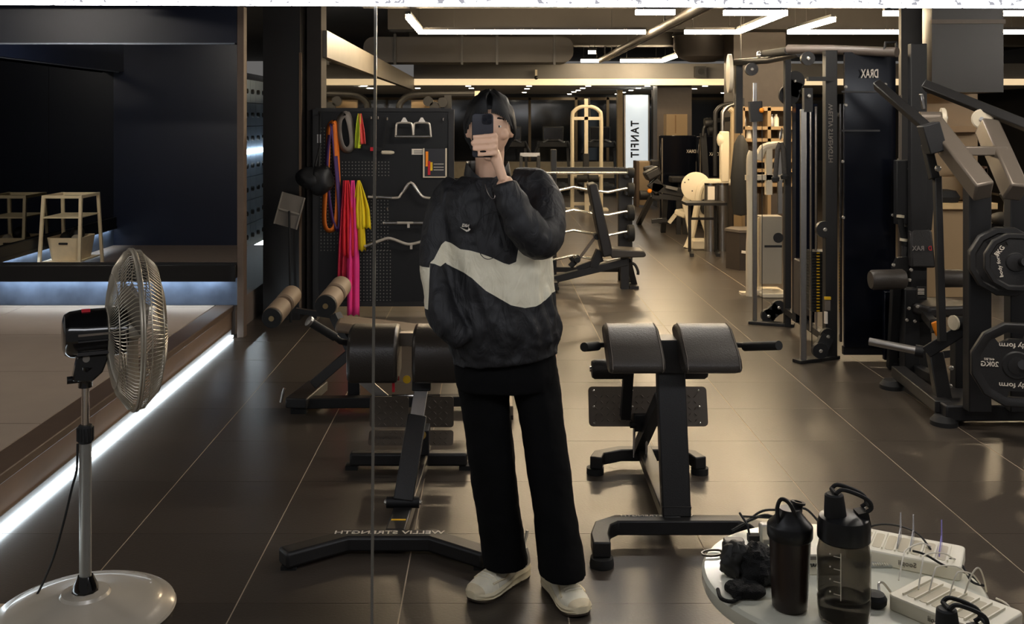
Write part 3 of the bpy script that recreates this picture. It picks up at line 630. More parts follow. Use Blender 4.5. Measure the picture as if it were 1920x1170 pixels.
for s_, x0, x1 in ((-1, cxB-.285, cxB-.058), (1, cxB+.018, cxB+.252)):
    pd = pad_profile(B, x0, x1, profB, M_LEA, 'thigh_pad')
    sm = MB()
    for xx in (x0+.012, x1-.012): sm.tube([V((xx, a, b_))+V((0,-.0005,.001)) for a, b_ in profB[7:11]+profB[:2]], .0018, 5)
    sm.build('stitching', mat('grey_stitch', (110, 102, 94), .7), pd)
MB().tube([(cxB-.28, 4.25, .77), (cxB-.33, 4.22, .775)], .011, 10).build('handle_rod', M_BLK, B); MB().tube([(cxB-.315, 4.22, .772), (cxB-.38, 4.12, .79)], .019, 14).build('handle_grip', M_RUB, B)
MB().tube([(cxB+.28, 4.25, .77), (cxB+.32, 4.22, .772)], .011, 10).build('handle_rod', M_BLK, B); MB().tube([(cxB+.31, 4.23, .767), (cxB+.40, 4.04, .815)], .019, 14).build('handle_grip', M_RUB, B)
rz = P(1140, 692, 4.7).z
MB().cyl((cxB-.30, 4.7, rz), (cxB+.27, 4.7, rz), .012).build('roller_axle', M_CHR, B)
for x0, x1 in ((-.29, -.10), (.08, .25)): MB().lathe([(.0, 0), (.038, 0), (.046, .012), (.046, (x1-x0)-.012), (.038, x1-x0), (.0, x1-x0)], (cxB+x0, 4.7, rz), (1,0,0), 22).build('ankle_roller', M_LEA2, B)
MB().bar((cxB-.12, 4.68, rz), (cxB-.13, 4.72, .32), .045, .05, (0,1,0)).build('roller_post', M_BLK2, B)
M_PLATE = mat('plate_grey', (92, 84, 76), .42, .3, var=.1)
pu = V((0, .25, .97)).normalized()
fp = MB().prism([(a, b_) for a, b_ in rrect(.57, .185, .02)], (cxB-.01, 4.80, .350), (1,0,0), pu, (0,.006,0)).build('foot_plate', M_PLATE, B, bevel=.001)
tread(fp, (cxB-.01, 4.798, .350), (1,0,0), pu, .53, .155, M_PLATE)
for sx in (-.26, -.075, .075, .245):
    for sz in (-.075, .0, .075): bolt(fp, V((cxB-.01+sx, 4.797, .35))+pu*sz, .006)
for sx in (-.055, .005): MB().cyl((cxB+sx-.02, 4.82, .10), (cxB+sx-.02, 4.80, .30), .006, 8).build('guide_rod', M_CHR, B)
MB().box((cxB-.08, 4.76, .24), (cxB+.0, 4.84, .32)).build('slider_block', M_BLK2, B, bevel=.004)
MB().cyl((cxB-.10, 4.77, .27), (cxB-.07, 4.77, .27), .015, 12).build('lock_knob', M_RUB, B)
text('frame_text', 'WELLIV STRENGTH', B, (cxB-.08, 4.118, .0965), (-1,0,0), (0,1,0), .022, M_TXT, .001, .30, .01)
# ---- left roman chair
cA = -.405
A = thing('roman_chair', 'black back extension chair with lettered foot bar, left of the person', 'exercise bench', (cA, 4.4, 0))
flat_rail([(cA-.395, 3.84), (cA-.17, 4.0), (cA+.17, 4.0), (cA+.395, 3.84)], .012, .075, .085).build('front_stabiliser', M_BLK, A, bevel=.012)
text('frame_text', 'WELLIV STRENGTH', A, (cA, 4.0, .0762), (-1,0,0), (0,1,0), .042, M_TXT, .001, .44, .012)
flat_rail([(cA-.29, 4.95), (cA+.29, 4.95)], .02, .085, .07).build('rear_stabiliser', M_BLK, A, bevel=.012)
for x in (-.28, .28): MB().box((cA+x-.03, 4.92, 0), (cA+x+.03, 4.98, .021)).build('rubber_foot', M_RUB, A)
for x in (-.37, .37): MB().box((cA+x-.03, 3.83, 0), (cA+x+.03, 3.89, .013)).build('rubber_foot', M_RUB, A)
MB().bar((cA+.02, 4.035, .045), (cA+.06, 4.95, .045), .08, .06).build('spine', M_BLK, A, bevel=.006)
MB().box((cA-.005, 4.12, .0752), (cA+.055, 4.135, .0764)).build('yellow_sticker', M_YEL, A)
pv = V((cA+.03, 4.28, .09))
MB().cyl(pv-V((.07,0,0)), pv+V((.07,0,0)), .024).build('pivot', M_BLK2, A)
for s_ in (-1, 1): bolt(A, pv+V((.07*s_,0,0)), .012, (s_,0,0))
MB().bar(pv, pv+V((.045, .22, .30)), .085, .06, (0,1,0)).build('lower_post', M_BLK, A, bevel=.005)
MB().bar(pv+V((.04, .20, .27)), pv+V((.06, .30, .42)), .062, .04, (0,1,0)).build('inner_post', M_STL, A, bevel=.003)
hb_ = pv+V((.06, .30, .42))
MB().bar(hb_+V((0,0,-.02)), hb_+V((0,.03,.22)), .085, .09, (0,1,0)).build('pad_carrier', M_BLK2, A, bevel=.004)
MB().lathe([(.0, 0), (.018, 0), (.018, .006), (.0, .007)], P(763, 711, 4.52), (0,-1,0), 20).build('round_sticker', M_YEL, A)
rt = P(741, 708, 4.5); MB().box(rt+V((-.012,-.004,-.012)), rt+V((.018,.004,.006))).build('red_lever', M_RED, A); MB().box(rt+V((-.014,-.002,-.065)), rt+V((-.002,.002,-.008))).build('red_tag', M_RED, A)
profA = [(4.42, .60), (4.44, .555), (4.55, .54), (4.66, .56), (4.69, .66), (4.68, .74), (4.62, .785), (4.52, .785), (4.45, .75), (4.42, .70)]
for x0, x1 in ((cA-.235, cA-.010), (cA+.055, cA+.285)): pad_profile(A, x0, x1, profA, mat('sheen_vinyl', (50, 45, 40), .33, bump=.3, bscale=180), 'thigh_pad')
MB().bar((cA-.2, 4.6, .72), (cA+.26, 4.6, .72), .05, .06).build('pad_crossbar', M_ALU, A)
for k, pts in enumerate(([P(660, 645, 4.55), P(638, 640, 4.5), P(628, 632, 4.48), P(582, 604, 4.42)], [P(850, 645, 4.55), P(880, 640, 4.5), P(930, 604, 4.42)])):
    MB().tube(pts, .014, 12).build('handle_rod', M_BLK, A); MB().tube([pts[-2], pts[-1]], .0195, 14).build('handle_grip', M_RUB, A)
    dd = (pts[-1]-pts[-2]).normalized(); MB().lathe([(.0, 0), (.024, 0), (.024, .012), (.0, .014)], pts[-1], dd, 20).build('end_cap', M_STL, A)
pA = V((0, .35, .94)).normalized()
for x0, x1 in ((cA-.20, cA-.005), (cA+.05, cA+.22)):
    for (zc_, hh, tilt) in ((.265, .15, V((0, .1, 1)).normalized()), (.150, .085, V((0, .75, .65)).normalized())):
        yy = 5.0 if zc_ > .2 else 4.955
        q = MB().prism(rrect(x1-x0, hh, .015), ((x0+x1)/2, yy, zc_), (1,0,0), tilt, (0,.006,0)).build('foot_plate', M_PLATE, A)
        tread(q, V(((x0+x1)/2, yy-.001, zc_)), (1,0,0), tilt, x1-x0-.01, hh, M_PLATE)
MB().cyl(P(735, 742, 4.9), P(825, 742, 4.9), .007, 8).build('adjust_rod', M_CHR, A)
MB().bar((cA+.07, 4.93, .09), (cA+.07, 4.62, .55), .03, .05).build('rear_strut', M_BLK2, A)
MB().box((cA+.055, 4.78, .12), (cA+.11, 4.9, .24)).build('latch_block', M_BLK2, A, bevel=.005)
MB().lathe([(.0, 0), (.022, 0), (.022, .008), (.0, .01)], P(790, 815, 4.78), (.3,-1,0), 16).build('latch_cap', mat('brass_ring', (190, 160, 90), .3, .8), A)
# ---- decline bench behind the left chair
C = thing('decline_bench', 'black decline sit-up bench with foam ankle rollers behind the left chair', 'exercise bench', (-.6, 5.95, 0))
M_FOAM = mat('brown_foam', (132, 112, 92), .6, var=.08); M_CAPB = mat('foam_end', (22, 22, 22), .6)
def roller(a, b, r):
    a, b = V(a), V(b); d = (b-a); 
    MB().cyl(a-d*.02, b, .01, 8).build('roller_axle', M_STL, C)
    for t0, t1 in ((0, .45), (.55, 1)):
        q = MB().lathe([(.0, 0), (r*.86, 0), (r, .012), (r, d.length*(t1-t0)-.012), (r*.86, d.length*(t1-t0)), (.0, d.length*(t1-t0))], a+d*t0, d, 26).build('ankle_roller', M_FOAM, C)
    MB().lathe([(.0, 0), (r*.93, 0), (r*.97, .014), (.0, .014)], a-d.normalized()*.013, d, 26).build('end_disc', M_CAPB, C)
    MB().lathe([(.0, 0), (.016, 0), (.016, .006), (.0, .006)], a-d.normalized()*.019, d, 14).build('axle_nut', mat('brass_nut', (150, 128, 92), .4, .7), C)
roller(P(510, 596, 5.85), P(548, 552, 6.35), .062); roller(P(611, 573, 5.85), P(640, 536, 6.4), .066)
MB().bar(P(555, 582, 6.1), P(625, 592, 6.1), .03, .03).build('roller_arm', M_BLK, C)
MB().bar(P(628, 590, 6.1), P(668, 672, 6.0), .05, .06).build('roller_carrier', M_BLK2, C)
bpl = [P(640, 606, 6.0), P(860, 632, 6.05)]
MB().bar(P(632, 606, 6.05), P(870, 634, 6.1), .27, .06).build('bench_pad', mat('brown_vinyl', (112, 96, 80), .45, bump=.3, bscale=150), C, bevel=.018)
MB().bar(P(650, 625, 6.05), P(870, 652, 6.1), .06, .05).build('pad_rail', M_BLK, C)
MB().bar(P(664, 640, 6.0), P(664, 752, 6.0), .07, .05, (0,1,0)).build('upright', M_BLK2, C, bevel=.004)
bolt(C, P(658, 692, 5.95), .018)
MB().bar(P(668, 652, 5.98), P(586, 722, 5.9), .055, .04, (0,1,0)).build('brace_arm', M_BLK, C, bevel=.004)
MB().bar(P(676, 708, 5.95), P(722, 748, 5.95), .012, .06).build('silver_brace', M_STL, C)
MB().bar(G(548, 772)+V((0,0,.055)), V((.10, 5.97, .055)), .07, .06).build('base_rail', M_BLK2, C, bevel=.005)
MB().bar((.10, 5.75, .05), (.10, 6.25, .05), .06, .06).build('far_foot', M_ALU, C, bevel=.005)
f0 = G(562, 768); MB().bar(f0+V((0,-.12,.07)), f0+V((.06,.28,.07)), .13, .06).build('near_foot', M_BLK, C, bevel=.008)
for dy in (-.06, .22): MB().box(f0+V((-.03+.1*dy, dy-.03, 0)), f0+V((.06+.1*dy, dy+.03, .045))).build('rubber_foot', M_RUB, C)
for x in (.07,):
    for y in (5.78, 6.2): MB().box((x, y-.03, 0), (x+.06, y+.03, .025)).build('rubber_foot', M_RUB, C)
MB().tube([f0+V((-.10,-.06,.06)), f0+V((-.085,-.05,.13)), f0+V((-.08,-.05,.14))], .008, 8).build('transport_handle', M_STL, C)
MB().bar(V((-.08, 6.0, .08)), V((-.10, 6.02, .42)), .05, .06, (0,1,0)).build('rear_post', M_BLK2, C)
# ================================================================ ACCESSORY BOARD
YB = 8.8
M_BRD = mat('pegboard_black', (17, 18, 21), .55, var=.1)
b0, b1 = P(592, 205, YB), P(846, 572, YB)
pg = thing('accessory_board', 'tall black perforated board hung with straps and bar handles', 'rack', ((b0.x+b1.x)/2, YB, 0))
MB().box((b0.x, YB, b1.z), (b1.x, YB+.03, b0.z)).build('panel', M_BRD, pg)
for x in (b0.x, b1.x): MB().box((x-.025, YB-.01, .02), (x+.025, YB+.05, b0.z)).build('side_post', M_BLK, pg)
for x in (b0.x, b1.x): MB().box((x-.03, YB-.12, 0), (x+.03, YB+.1, .03)).build('foot_bar', M_BLK, pg)
MB().box((b0.x, YB-.012, b0.z-.02), (b1.x, YB+.04, b0.z+.012)).build('top_rail', M_BLK, pg)
MB().box((b0.x, YB-.012, b1.z-.01), (b1.x, YB+.04, b1.z+.03)).build('bottom_rail', M_BLK, pg)
hl = MB()
def holes(x0, y0, x1, y1, st=6.2):
    y = y0
    while y < y1:
        x = x0
        while x < x1:
            p = P(x, y, YB-.0008); hl.add([p+V((-.0045,0,-.0045)), p+V((.0045,0,-.0045)), p+V((.0045,0,.0045)), p+V((-.0045,0,.0045))], [(0,1,2,3)]); x += st
        y += st
holes(602, 240, 628, 470); holes(642, 304, 732, 330); holes(690, 370, 732, 470); holes(676, 470, 732, 566); holes(602, 425, 640, 460)
hl.build('perforation', mat('hole_light', (120, 118, 112), .6), pg, kind='stuff')
for px, py in ((600, 213), (697, 222), (710, 222), (727, 224), (832, 225), (727, 392), (700, 368)):
    h_ = P(px, py, YB); MB().tube([h_, h_+V((0,-.04,0)), h_+V((0,-.045,.02))], .008, 8).build('hook', M_CHR, pg)
def strap(name, outer, w, m, label, dx=.03, dy=-.03):   # a flat hanging elastic loop: closed path, ribbon section
    pts = smooth_path([P(a, b, YB-.03+(c if c else 0)) for a, b, c in outer], 5); b = MB(); n = len(pts); L_ = []
    for i, p in enumerate(pts):
        tg = (pts[(i+1) % n]-pts[i-1]).normalized(); nn = V((-tg.z, 0, tg.x))*.75+V((0, -.66, 0)); L_ += [p-nn*(w/2), p+nn*(w/2)]
    fs = [(2*i, 2*i+1, 2*((i+1) % n)+1, 2*((i+1) % n)) for i in range(n)]
    o = b.add(L_, fs).build(name, m); md = o.modifiers.new('thick', 'SOLIDIFY'); md.thickness = .008
    return tag(o, label, 'strap')
M_STR_O = mat('orange_band', (232, 120, 36), .6); M_STR_P = mat('purple_band', (84, 56, 110), .6); M_STR_G = mat('grey_band', (128, 120, 112), .6)
strap('resistance_band', [(625, 228, 0), (616, 240, 0), (614, 300, 0), (608, 380, 0), (608, 420, 0), (617, 433, 0), (630, 420, 0), (634, 360, 0), (632, 290, 0), (629, 238, 0), (625, 228, 0)], .05, M_STR_O, 'orange elastic band loop hanging on the board')
strap('resistance_band', [(620, 232, -.01), (613, 290, -.01), (613, 340, -.01), (622, 410, -.01), (634, 432, -.01), (638, 400, -.01), (630, 300, -.01), (624, 240, -.01), (620, 232, -.01)], .04, M_STR_P, 'purple elastic band loop behind the orange one')
strap('resistance_band', [(646, 212, 0), (636, 225, 0), (635, 250, 0), (641, 275, 0), (652, 282, 0), (662, 270, 0), (659, 240, 0), (652, 216, 0), (646, 212, 0)], .07, M_STR_G, 'grey elastic band loop on the top row of the board')
def drape(name, top, bot, w0, w1, m, label, folds=3, seed=0, zig=0.):   # cloth strip hung from a hook
    t, b_ = P(*top, YB-.045), P(*bot, YB-.045); rings = []; W0 = w0*YB/F; W1 = w1*YB/F; nx = 18
    for i in range(15):
        f = i/14; c = t.lerp(b_, f); w = W0+(W1-W0)*min(1, f*1.6)**.8; row = []
        for j in range(nx+1):
            s_ = j/nx-.5; d = .018*min(1, f*2+.2)*math.sin((s_*folds+seed)*2*PI+f*1.5)
            row.append(c+V((s_*w, d-.01, -(abs((s_*zig*4) % 1-.5)*.05 if (i == 14 and zig) else 0))))
        rings.append(row)
    vs = [p for r in rings for p in r]; fs = [(i*(nx+1)+j, i*(nx+1)+j+1, (i+1)*(nx+1)+j+1, (i+1)*(nx+1)+j) for i in range(14) for j in range(nx)]
    o = MB().add(vs, fs).build(name, m, sharp=None); o.data.shade_smooth(); o.modifiers.new('thick', 'SOLIDIFY').thickness = .006
    return tag(o, label, 'strap')
M_PNK = mat('pink_fabric', (240, 60, 140), .7); M_REDF = mat('red_fabric', (222, 36, 50), .7); M_YELF = mat('yellow_fabric', (236, 206, 24), .7); M_CRIM = mat('crimson_fabric', (186, 40, 66), .7)
drape('latex_band', (646, 338), (640, 522), 6, 16, M_CRIM, 'dark crimson fabric band at the left of the hanging colours', 2, .2)
drape('latex_band', (650, 338), (654, 478), 8, 24, M_REDF, 'bright red fabric band hanging on the board', 3, .5, .5)
drape('latex_band', (661, 338), (663, 588), 6, 22, M_PNK, 'long pink fabric band reaching almost to the floor', 2, .1, .5)
drape('latex_band', (673, 338), (680, 425), 5, 30, M_YELF, 'yellow fabric band, wide and short', 3, .3, 1.)
drape('latex_band', (673, 340), (679, 466), 5, 14, mat('yellow_fabric2', (222, 190, 20), .7), 'narrow yellow fabric tail below the wide yellow band', 1, .6, .5)
drape('latex_band', (674, 213), (671, 278), 4, 11, mat('lime_fabric', (206, 220, 60), .7), 'short lime green band hooked on the top row', 1, .4)
drape('latex_band', (675, 213), (681, 270), 4, 9, mat('coral_fabric', (230, 90, 84), .7), 'short coral band beside the lime one', 1, .9)
M_HND = mat('bright_steel', (222, 212, 198), .28, .55, var=.05)
def handle_d(px, label):
    t = thing('d_handle', label, 'handle', P(px, 255, YB-.06), 0, 'steel stirrup handles')
    q = lambda a, b: P(a, b, YB-.06)
    MB().tube(smooth_path([q(px-16, 257), q(px-15, 236), q(px-12, 231), q(px, 230), q(px+12, 231), q(px+15, 236), q(px+17, 257)], 3), .009, 8).build('frame', M_HND, t)
    MB().cyl(q(px-16, 256), q(px+17, 256), .014, 14).build('grip', M_STL, t)
    MB().prism([(-.035, 0), (.035, 0), (.008, .045), (-.008, .045)], q(px, 230)+V((0,-.006,0)), (1,0,0), (0,0,1), (0,.012,0)).build('eye_plate', M_HND, t)
    return t
handle_d(758, 'left steel stirrup handle on the top row of the board'); handle_d(791, 'right steel stirrup handle on the top row of the board')
def bar_handle(pts, r, label, grips=()):
    t = thing('cable_bar', label, 'handle', P(*pts[len(pts)//2], YB-.06), 0, 'steel cable bars')
    q = [P(a, b, YB-.06) for a, b in pts]
    MB().tube(smooth_path(q, 4), r, 10).build('bar', M_HND, t)
    for a, b in grips: MB().cyl(P(*a, YB-.06), P(*b, YB-.06), r*1.35, 12).build('grip', M_STL, t)
    return t
bar_handle([(690, 369), (742, 371), (752, 364), (770, 342), (788, 364), (796, 370), (812, 372)], .011, 'W shaped steel pulley bar in the middle of the board', (((708, 369), (735, 371)), ((755, 361), (766, 346)), ((775, 347), (786, 362))))
t_ = bar_handle([(718, 418), (770, 418), (802, 418)], .012, 'short straight steel bar on the board', (((722, 418), (745, 418)), ((775, 418), (798, 418))))
MB().bar(P(766, 418, YB-.07), P(766, 427, YB-.07), .02, .02).build('swivel', M_HND, t_)
t_ = bar_handle([(684, 462), (716, 450), (732, 447), (760, 457), (775, 457), (793, 452)], .013, 'bent steel bar at the bottom of the board', (((688, 461), (705, 454)),))
MB().bar(P(771, 457, YB-.07), P(771, 467, YB-.07), .02, .02).build('swivel', M_HND, t_)
t_ = thing('white_roller_handle', 'white plastic roller handle on a black strap', 'handle', P(727, 285, YB-.06))
MB().lathe([(.0, 0), (.016, .01), (.018, .05), (.018, .09), (.010, .115), (.0, .12)], P(714, 286, YB-.06), (1,0,0), 14).build('grip', M_WHT, t_)
MB().bar(P(727, 228, YB-.05), P(718, 284, YB-.05), .006, .03, (0,1,0)).build('strap', M_RUB, t_)
t_ = thing('ankle_strap', 'black ankle strap with red stitching hooked on the board', 'strap', P(697, 280, YB-.05))
MB().bar(P(680, 275, YB-.05), P(716, 281, YB-.05), .02, .03).build('strap', M_RUB, t_); MB().box(P(694, 283, YB-.065), P(700, 276, YB-.06)).build('red_stitch', M_RED, t_)
MB().bar(P(697, 224, YB-.045), P(696, 276, YB-.05), .02, .006).build('hanging_web', M_RUB, t_)
t_ = thing('leaflet', 'small framed picture sheet pinned on the board', 'poster', P(816, 330, YB-.01))
MB().box(P(794, 331, YB-.014), P(837, 279, YB-.004)).build('sheet', mat('leaflet_dark', (44, 44, 48), .4), t_)
for a, b in (((793, 332), (796, 278)), ((835, 332), (838, 278)), ((793, 333), (838, 331))): MB().box(P(*a, YB-.02), P(*b, YB-.013)).build('border', M_WHT, t_)
for a, b, m in (((798, 312), (803, 284), M_ORG), ((802, 328), (807, 302), M_RED), ((807, 320), (811, 304), M_YEL), ((813, 308), (832, 307), M_TXT), ((813, 314), (832, 313), M_TXT), ((813, 319), (832, 318), M_TXT)): MB().box(P(*a, YB-.017), P(*b, YB-.013)).build('printed_patch', m, t_)
t_ = thing('notice_card', 'small white notice card left of the leaflet', 'card', P(783, 285, YB-.01))
MB().box(P(772, 290, YB-.01), P(796, 279, YB-.002)).build('card', M_TXT, t_)
for y in (282.5, 285, 287.5): MB().box(P(776, y+.5, YB-.012), P(792, y-.4, YB-.009)).build('text_line', M_BLK2, t_)
t_ = thing('boxing_gloves', 'bundle of black gloves hanging at the left end of the board', 'gloves', P(590, 350, 8.5))
for k, (px, py, s1, s2) in enumerate(((583, 334, .125, .095), (602, 337, .105, .125))):
    b = MB().ball(P(px, py, 8.5), (s1, .08, s2), 20); c = P(px, py, 8.5)
    for i, p in enumerate(b.v): b.v[i] = c+(p-c)*(1+.25*noise.noise((p-c)*12+V((k*5, 0, 0))))
    b.build('glove', mat('black_leather', (20, 20, 21), .5, bump=.3), t_)
    MB().tube([P(px+(8 if k == 0 else -4), 312, 8.55), P(600, 275, 8.62), P(600, 213, 8.74)], .010, 6).build('hanging_strap', M_RUB, t_)
for px in (596, 601): MB().box(P(px-1.5, 268, 8.58), P(px+1.5, 252, 8.6)).build('clip', M_STL, t_)
t_ = thing('dust_pan', 'grey flat dustpan on a thin pole leaning on the pillar', 'dustpan', P(543, 590, 8.5)*1)
t_.location = V((P(545, 590, 8.5).x, 8.5, 0))
c = P(543, 395, 8.5); pm = mat('dustpan_grey', (112, 104, 94), .5, var=.05)
ux = V((.96, 0, -.26)); uz = V((.26, 0, .96))
MB().prism(rrect(.20, .28, .008), c, ux, uz, (0,.012,0)).build('pan', pm, t_)
MB().prism([(-.1,-.012),(.1,-.012),(.1,0),(-.1,0)], c+V((0,-.012,0)), ux, uz, (0,.02,0)).build('rib', mat('rib_light', (140, 132, 120), .5), t_)
for sx in (-.098, .098): MB().prism([(sx-.005,-.14),(sx+.005,-.14),(sx+.005,.14),(sx-.005,.14)], c+V((0,-.012,0)), ux, uz, (0,.02,0)).build('side_lip', MATS['rib_light'], t_)
MB().tube([c+V((0,-.02,0)), V((P(545, 590, 8.5).x, 8.5, .001))], .009, 8).build('pole', M_RUB, t_)

# ================================================================ CABLE MACHINE
t_ = CM = thing('cable_machine', 'tall black dual cable machine with lettered navy shroud', 'gym machine', (2.6, 7.6, 0))
def vbar(parent, px, ytop, gx, gy, w, d, m, name, bevel=.004):   # upright standing at ground pixel, up to pixel height
    g = G(gx, gy); top = P(px, ytop, g.y); b = MB().bar((g.x, g.y, .0), (g.x, g.y, top.z), w, d, (0,1,0)).build(name, m, parent, bevel=bevel); return g, top
gF, tF = vbar(CM, 1560, 95, 1556, 672, .085, .075, M_BLK, 'front_upright')
gR, tR = vbar(CM, 1506, 205, 1506, 680, .042, .03, M_STL, 'guide_rail')
gF2, tF2 = vbar(CM, 1476, 110, 1476, 612, .05, .06, M_BLK2, 'rear_upright')
gR2, tR2 = vbar(CM, 1415, 155, 1415, 606, .035, .03, M_STL, 'guide_rail')
gx_ = V((gF.x, gF.y, 0))
MB().bar(gR+V((-.05,-.01,.012)), gF+V((.05,.02,.012)), .09, .024).build('foot_plate', M_BLK, CM, bevel=.004)
MB().bar(gR2+V((-.05,0,.012)), gF2+V((.06,0,.012)), .09, .024).build('foot_plate', M_BLK, CM, bevel=.004)
def pulley_plate(a, b, r, name='pulley_bracket'):
    a, b = V(a), V(b); m = MB()
    for c in (a, b): m.cyl(c+V((0,-.02,0)), c+V((0,.02,0)), r, 24)
    m.bar(a, b, r*1.7, .04, (0,1,0)); o = m.build(name, M_BLK2, CM)
    for c in (a, b): bolt(o, c+V((0,-.02,0)), .014)
pulley_plate(P(1537, 657, 7.06), P(1551, 630, 7.1), .055); pulley_plate(P(1440, 592, 8.5), P(1459, 576, 8.5), .06)
pulley_plate(P(1479, 178, 8.4), P(1489, 152, 8.4), .085)
for px, py, Y, r in ((1514, 110, 7.3, .05), (1409, 130, 8.6, .055), (1545, 430, 7.2, .06), (1568, 215, 7.3, .03)):
    o = MB().cyl(P(px, py, Y)-V((0,.02,0)), P(px, py, Y)+V((0,.02,0)), r, 24).build('pulley', M_BLK, CM); bolt(o, P(px, py, Y)-V((0,.02,0)), .015)
MB().tube([P(1478, 92, 7.6), P(1560, 93, 7.3), P(1682, 98, 6.9)], .035, 14).build('top_bar', mat('taupe_steel', (96, 86, 78), .4), CM)
MB().tube([P(1378, 117, 9.0), P(1440, 113, 8.6), P(1500, 100, 7.7)], .03, 12).build('top_bar', M_BLK, CM)
MB().tube([P(1432, 101, 8.6), P(1478, 95, 7.8)], .03, 12).build('pull_up_grip', M_RUB, CM)
MB().lathe([(.0, 0), (.03, .01), (.032, .03), (.0, .05)], P(1418, 103, 8.6), (1,0,0), 14).build('grip_end', M_BOLT, CM)
MB().lathe([(.0, 0), (.175, 0), (.175, .03), (.0, .03)], P(1371, 138, 9.0)+V((-.03, 0, 0)), V((1,-.13,0)), 32).build('round_light_cap', M_WHT, CM)
MB().bar(P(1385, 120, 9.0), P(1385, 250, 9.0), .06, .06, (0,1,0)).build('side_bracket', M_BLK2, CM)
MB().bar(V((gF.x, gF.y, .13)), V((gF2.x, gF2.y, .13)), .05, .05).build('lower_tie', M_BLK, CM)
# smoked shroud with shelf-like reflections
s0 = P(1574, 100, 7.25); s1 = P(1690, 640, 7.0)
sh = MB().prism([(0, 0), (s1.x-s0.x, 0), (s1.x-s0.x, s0.z-.10), (0, s0.z-.10)], (s0.x, 7.14, .10), (1,-.12,0), (0,0,1), (0,.03,0)).build('front_shroud', M_NAVY, CM)
MB().box((s0.x, 7.16, .04), (s1.x, 7.2, .10)).build('shroud_base', M_BLK2, CM)
text('logo_text', 'DRAX', sh, (P(1632, 139, 7.07).x, 7.08, P(1632, 139, 7.1).z), (-1,.12,0), (0,0,1), .085, M_TXT, .003, .118, .02)
for py in (172, 245): MB().bar(P(1578, py, 7.12), P(1650, py, 7.03), .01, .012).build('crossbar', M_BLK, sh)
for px, py in ((1586, 163), (1586, 197), (1660, 158), (1580, 303), (1581, 408), (1685, 300), (1685, 313), (1674, 403)): bolt(sh, P(px, py, 7.09), .012)
MB().bar(P(1688, 178, 7.0), P(1686, 640, 7.0), .012, .03, (0,1,0)).build('shroud_edge', M_ALU, CM)
MB().box(P(1573, 640, 7.22), P(1579, 195, 7.2)).build('guide_rod', M_CHR, CM)
text('frame_text', 'WELLIV STRENGTH', CM, V((P(1557, 250, 7.19).x, gF.y-.045, P(1557, 250, 7.19).z)), (0,0,-1), (-1,0,0), .045, mat('grey_letter', (130, 122, 114), .6), .002, .42, .01)
# weight stacks
ws0 = P(1524, 470, 7.5); ws1 = P(1548, 583, 7.5)
for k in range(20):
    z = ws1.z+(ws0.z-ws1.z)*k/20; q = MB().box((ws0.x-.02, 7.45, z+.002), (ws1.x+.06, 7.6, z+(ws0.z-ws1.z)/20-.002)).build('weight_plate', M_BLK2, CM)
    MB().box((ws0.x+.012, 7.446, z+.006), (ws0.x+.034, 7.45, z+.015)).build('weight_number', M_YEL, q)
for px in (1520, 1530): MB().cyl(V((P(px, 300, 7.5).x, 7.5, .14)), P(px, 200, 7.5), .010, 8).build('guide_rod', M_CHR, CM)
MB().box((P(1495, 487, 7.8).x, 7.75, .2), (P(1520, 580, 7.8).x, 7.9, P(1500, 487, 7.8).z)).build('stack_cover', mat('taupe_cover', (70, 62, 56), .5), CM, bevel=.01)
MB().box((P(1485, 200, 8.0).x, 7.9, .12), (P(1525, 200, 8.0).x, 8.0, P(1500, 195, 8).z)).build('rear_shroud', M_NAVY, CM)
MB().bar(P(1514, 165, 7.1), P(1514, 210, 7.1), .06, .05, (0,1,0)).build('carriage', M_BLK2, CM); bolt(CM, P(1517, 180, 7.06), .014)
MB().bar(P(1514, 148, 7.1), P(1562, 148, 7.15), .03, .03).build('rail_stay', M_BLK, CM)
MB().bar(P(1415, 190, 8.4), P(1418, 228, 8.4), .10, .06, (0,1,0)).build('carriage', M_BLK2, CM)
MB().ball(P(1428, 207, 8.36), .022, 10).build('orange_knob', M_ORG, CM)
for px, y0, y1, Y in ((1522, 190, 655, 7.08), (1429, 190, 590, 8.42)): MB().cyl(P(px, y0, Y), P(px, y1, Y), .003, 6).build('cable', M_RUB, CM)
MB().box(P(1545, 606, 7.06), P(1552, 585, 7.04)).build('white_sticker', M_TXT, CM); MB().box(P(1545, 561, 7.06), P(1558, 557, 7.04)).build('yellow_sticker', M_YEL, CM)
MB().box(P(1546, 582, 7.06), P(1557, 562, 7.05)).build('grey_sticker', mat('taupe_sticker', (100, 92, 84), .5), CM)
MB().tube([P(1658, 95, 6.95), P(1660, 80, 6.95), P(1680, 79, 6.95), P(1681, 95, 6.95)], .01, 8).build('top_bracket', M_BLK, CM)
# triceps rope hanging in the machine
rp = thing('triceps_rope', 'black braided rope handle hanging in the cable machine', 'rope', P(1460, 330, 8.3))
MB().tube([P(1463, 268, 8.3), P(1458, 280, 8.3), P(1454, 330, 8.3)], .02, 10).build('rope', mat('braided_rope', (58, 54, 50), .8, var=.5, nscale=60), rp)
MB().tube([P(1464, 268, 8.3), P(1468, 280, 8.3), P(1471, 328, 8.3)], .02, 10).build('rope', MATS['braided_rope'], rp)
for px, py in ((1454, 336), (1471, 332)): MB().lathe([(.0,0),(.03,.0),(.034,.03),(.02,.045),(.0,.05)], P(px, py+4, 8.3), (0,0,1), 12).build('rope_end', M_RUB, rp)
MB().tube([P(1466, 240, 8.3), P(1463, 262, 8.3)], .006, 6).build('snap_hook', M_CHR, rp)

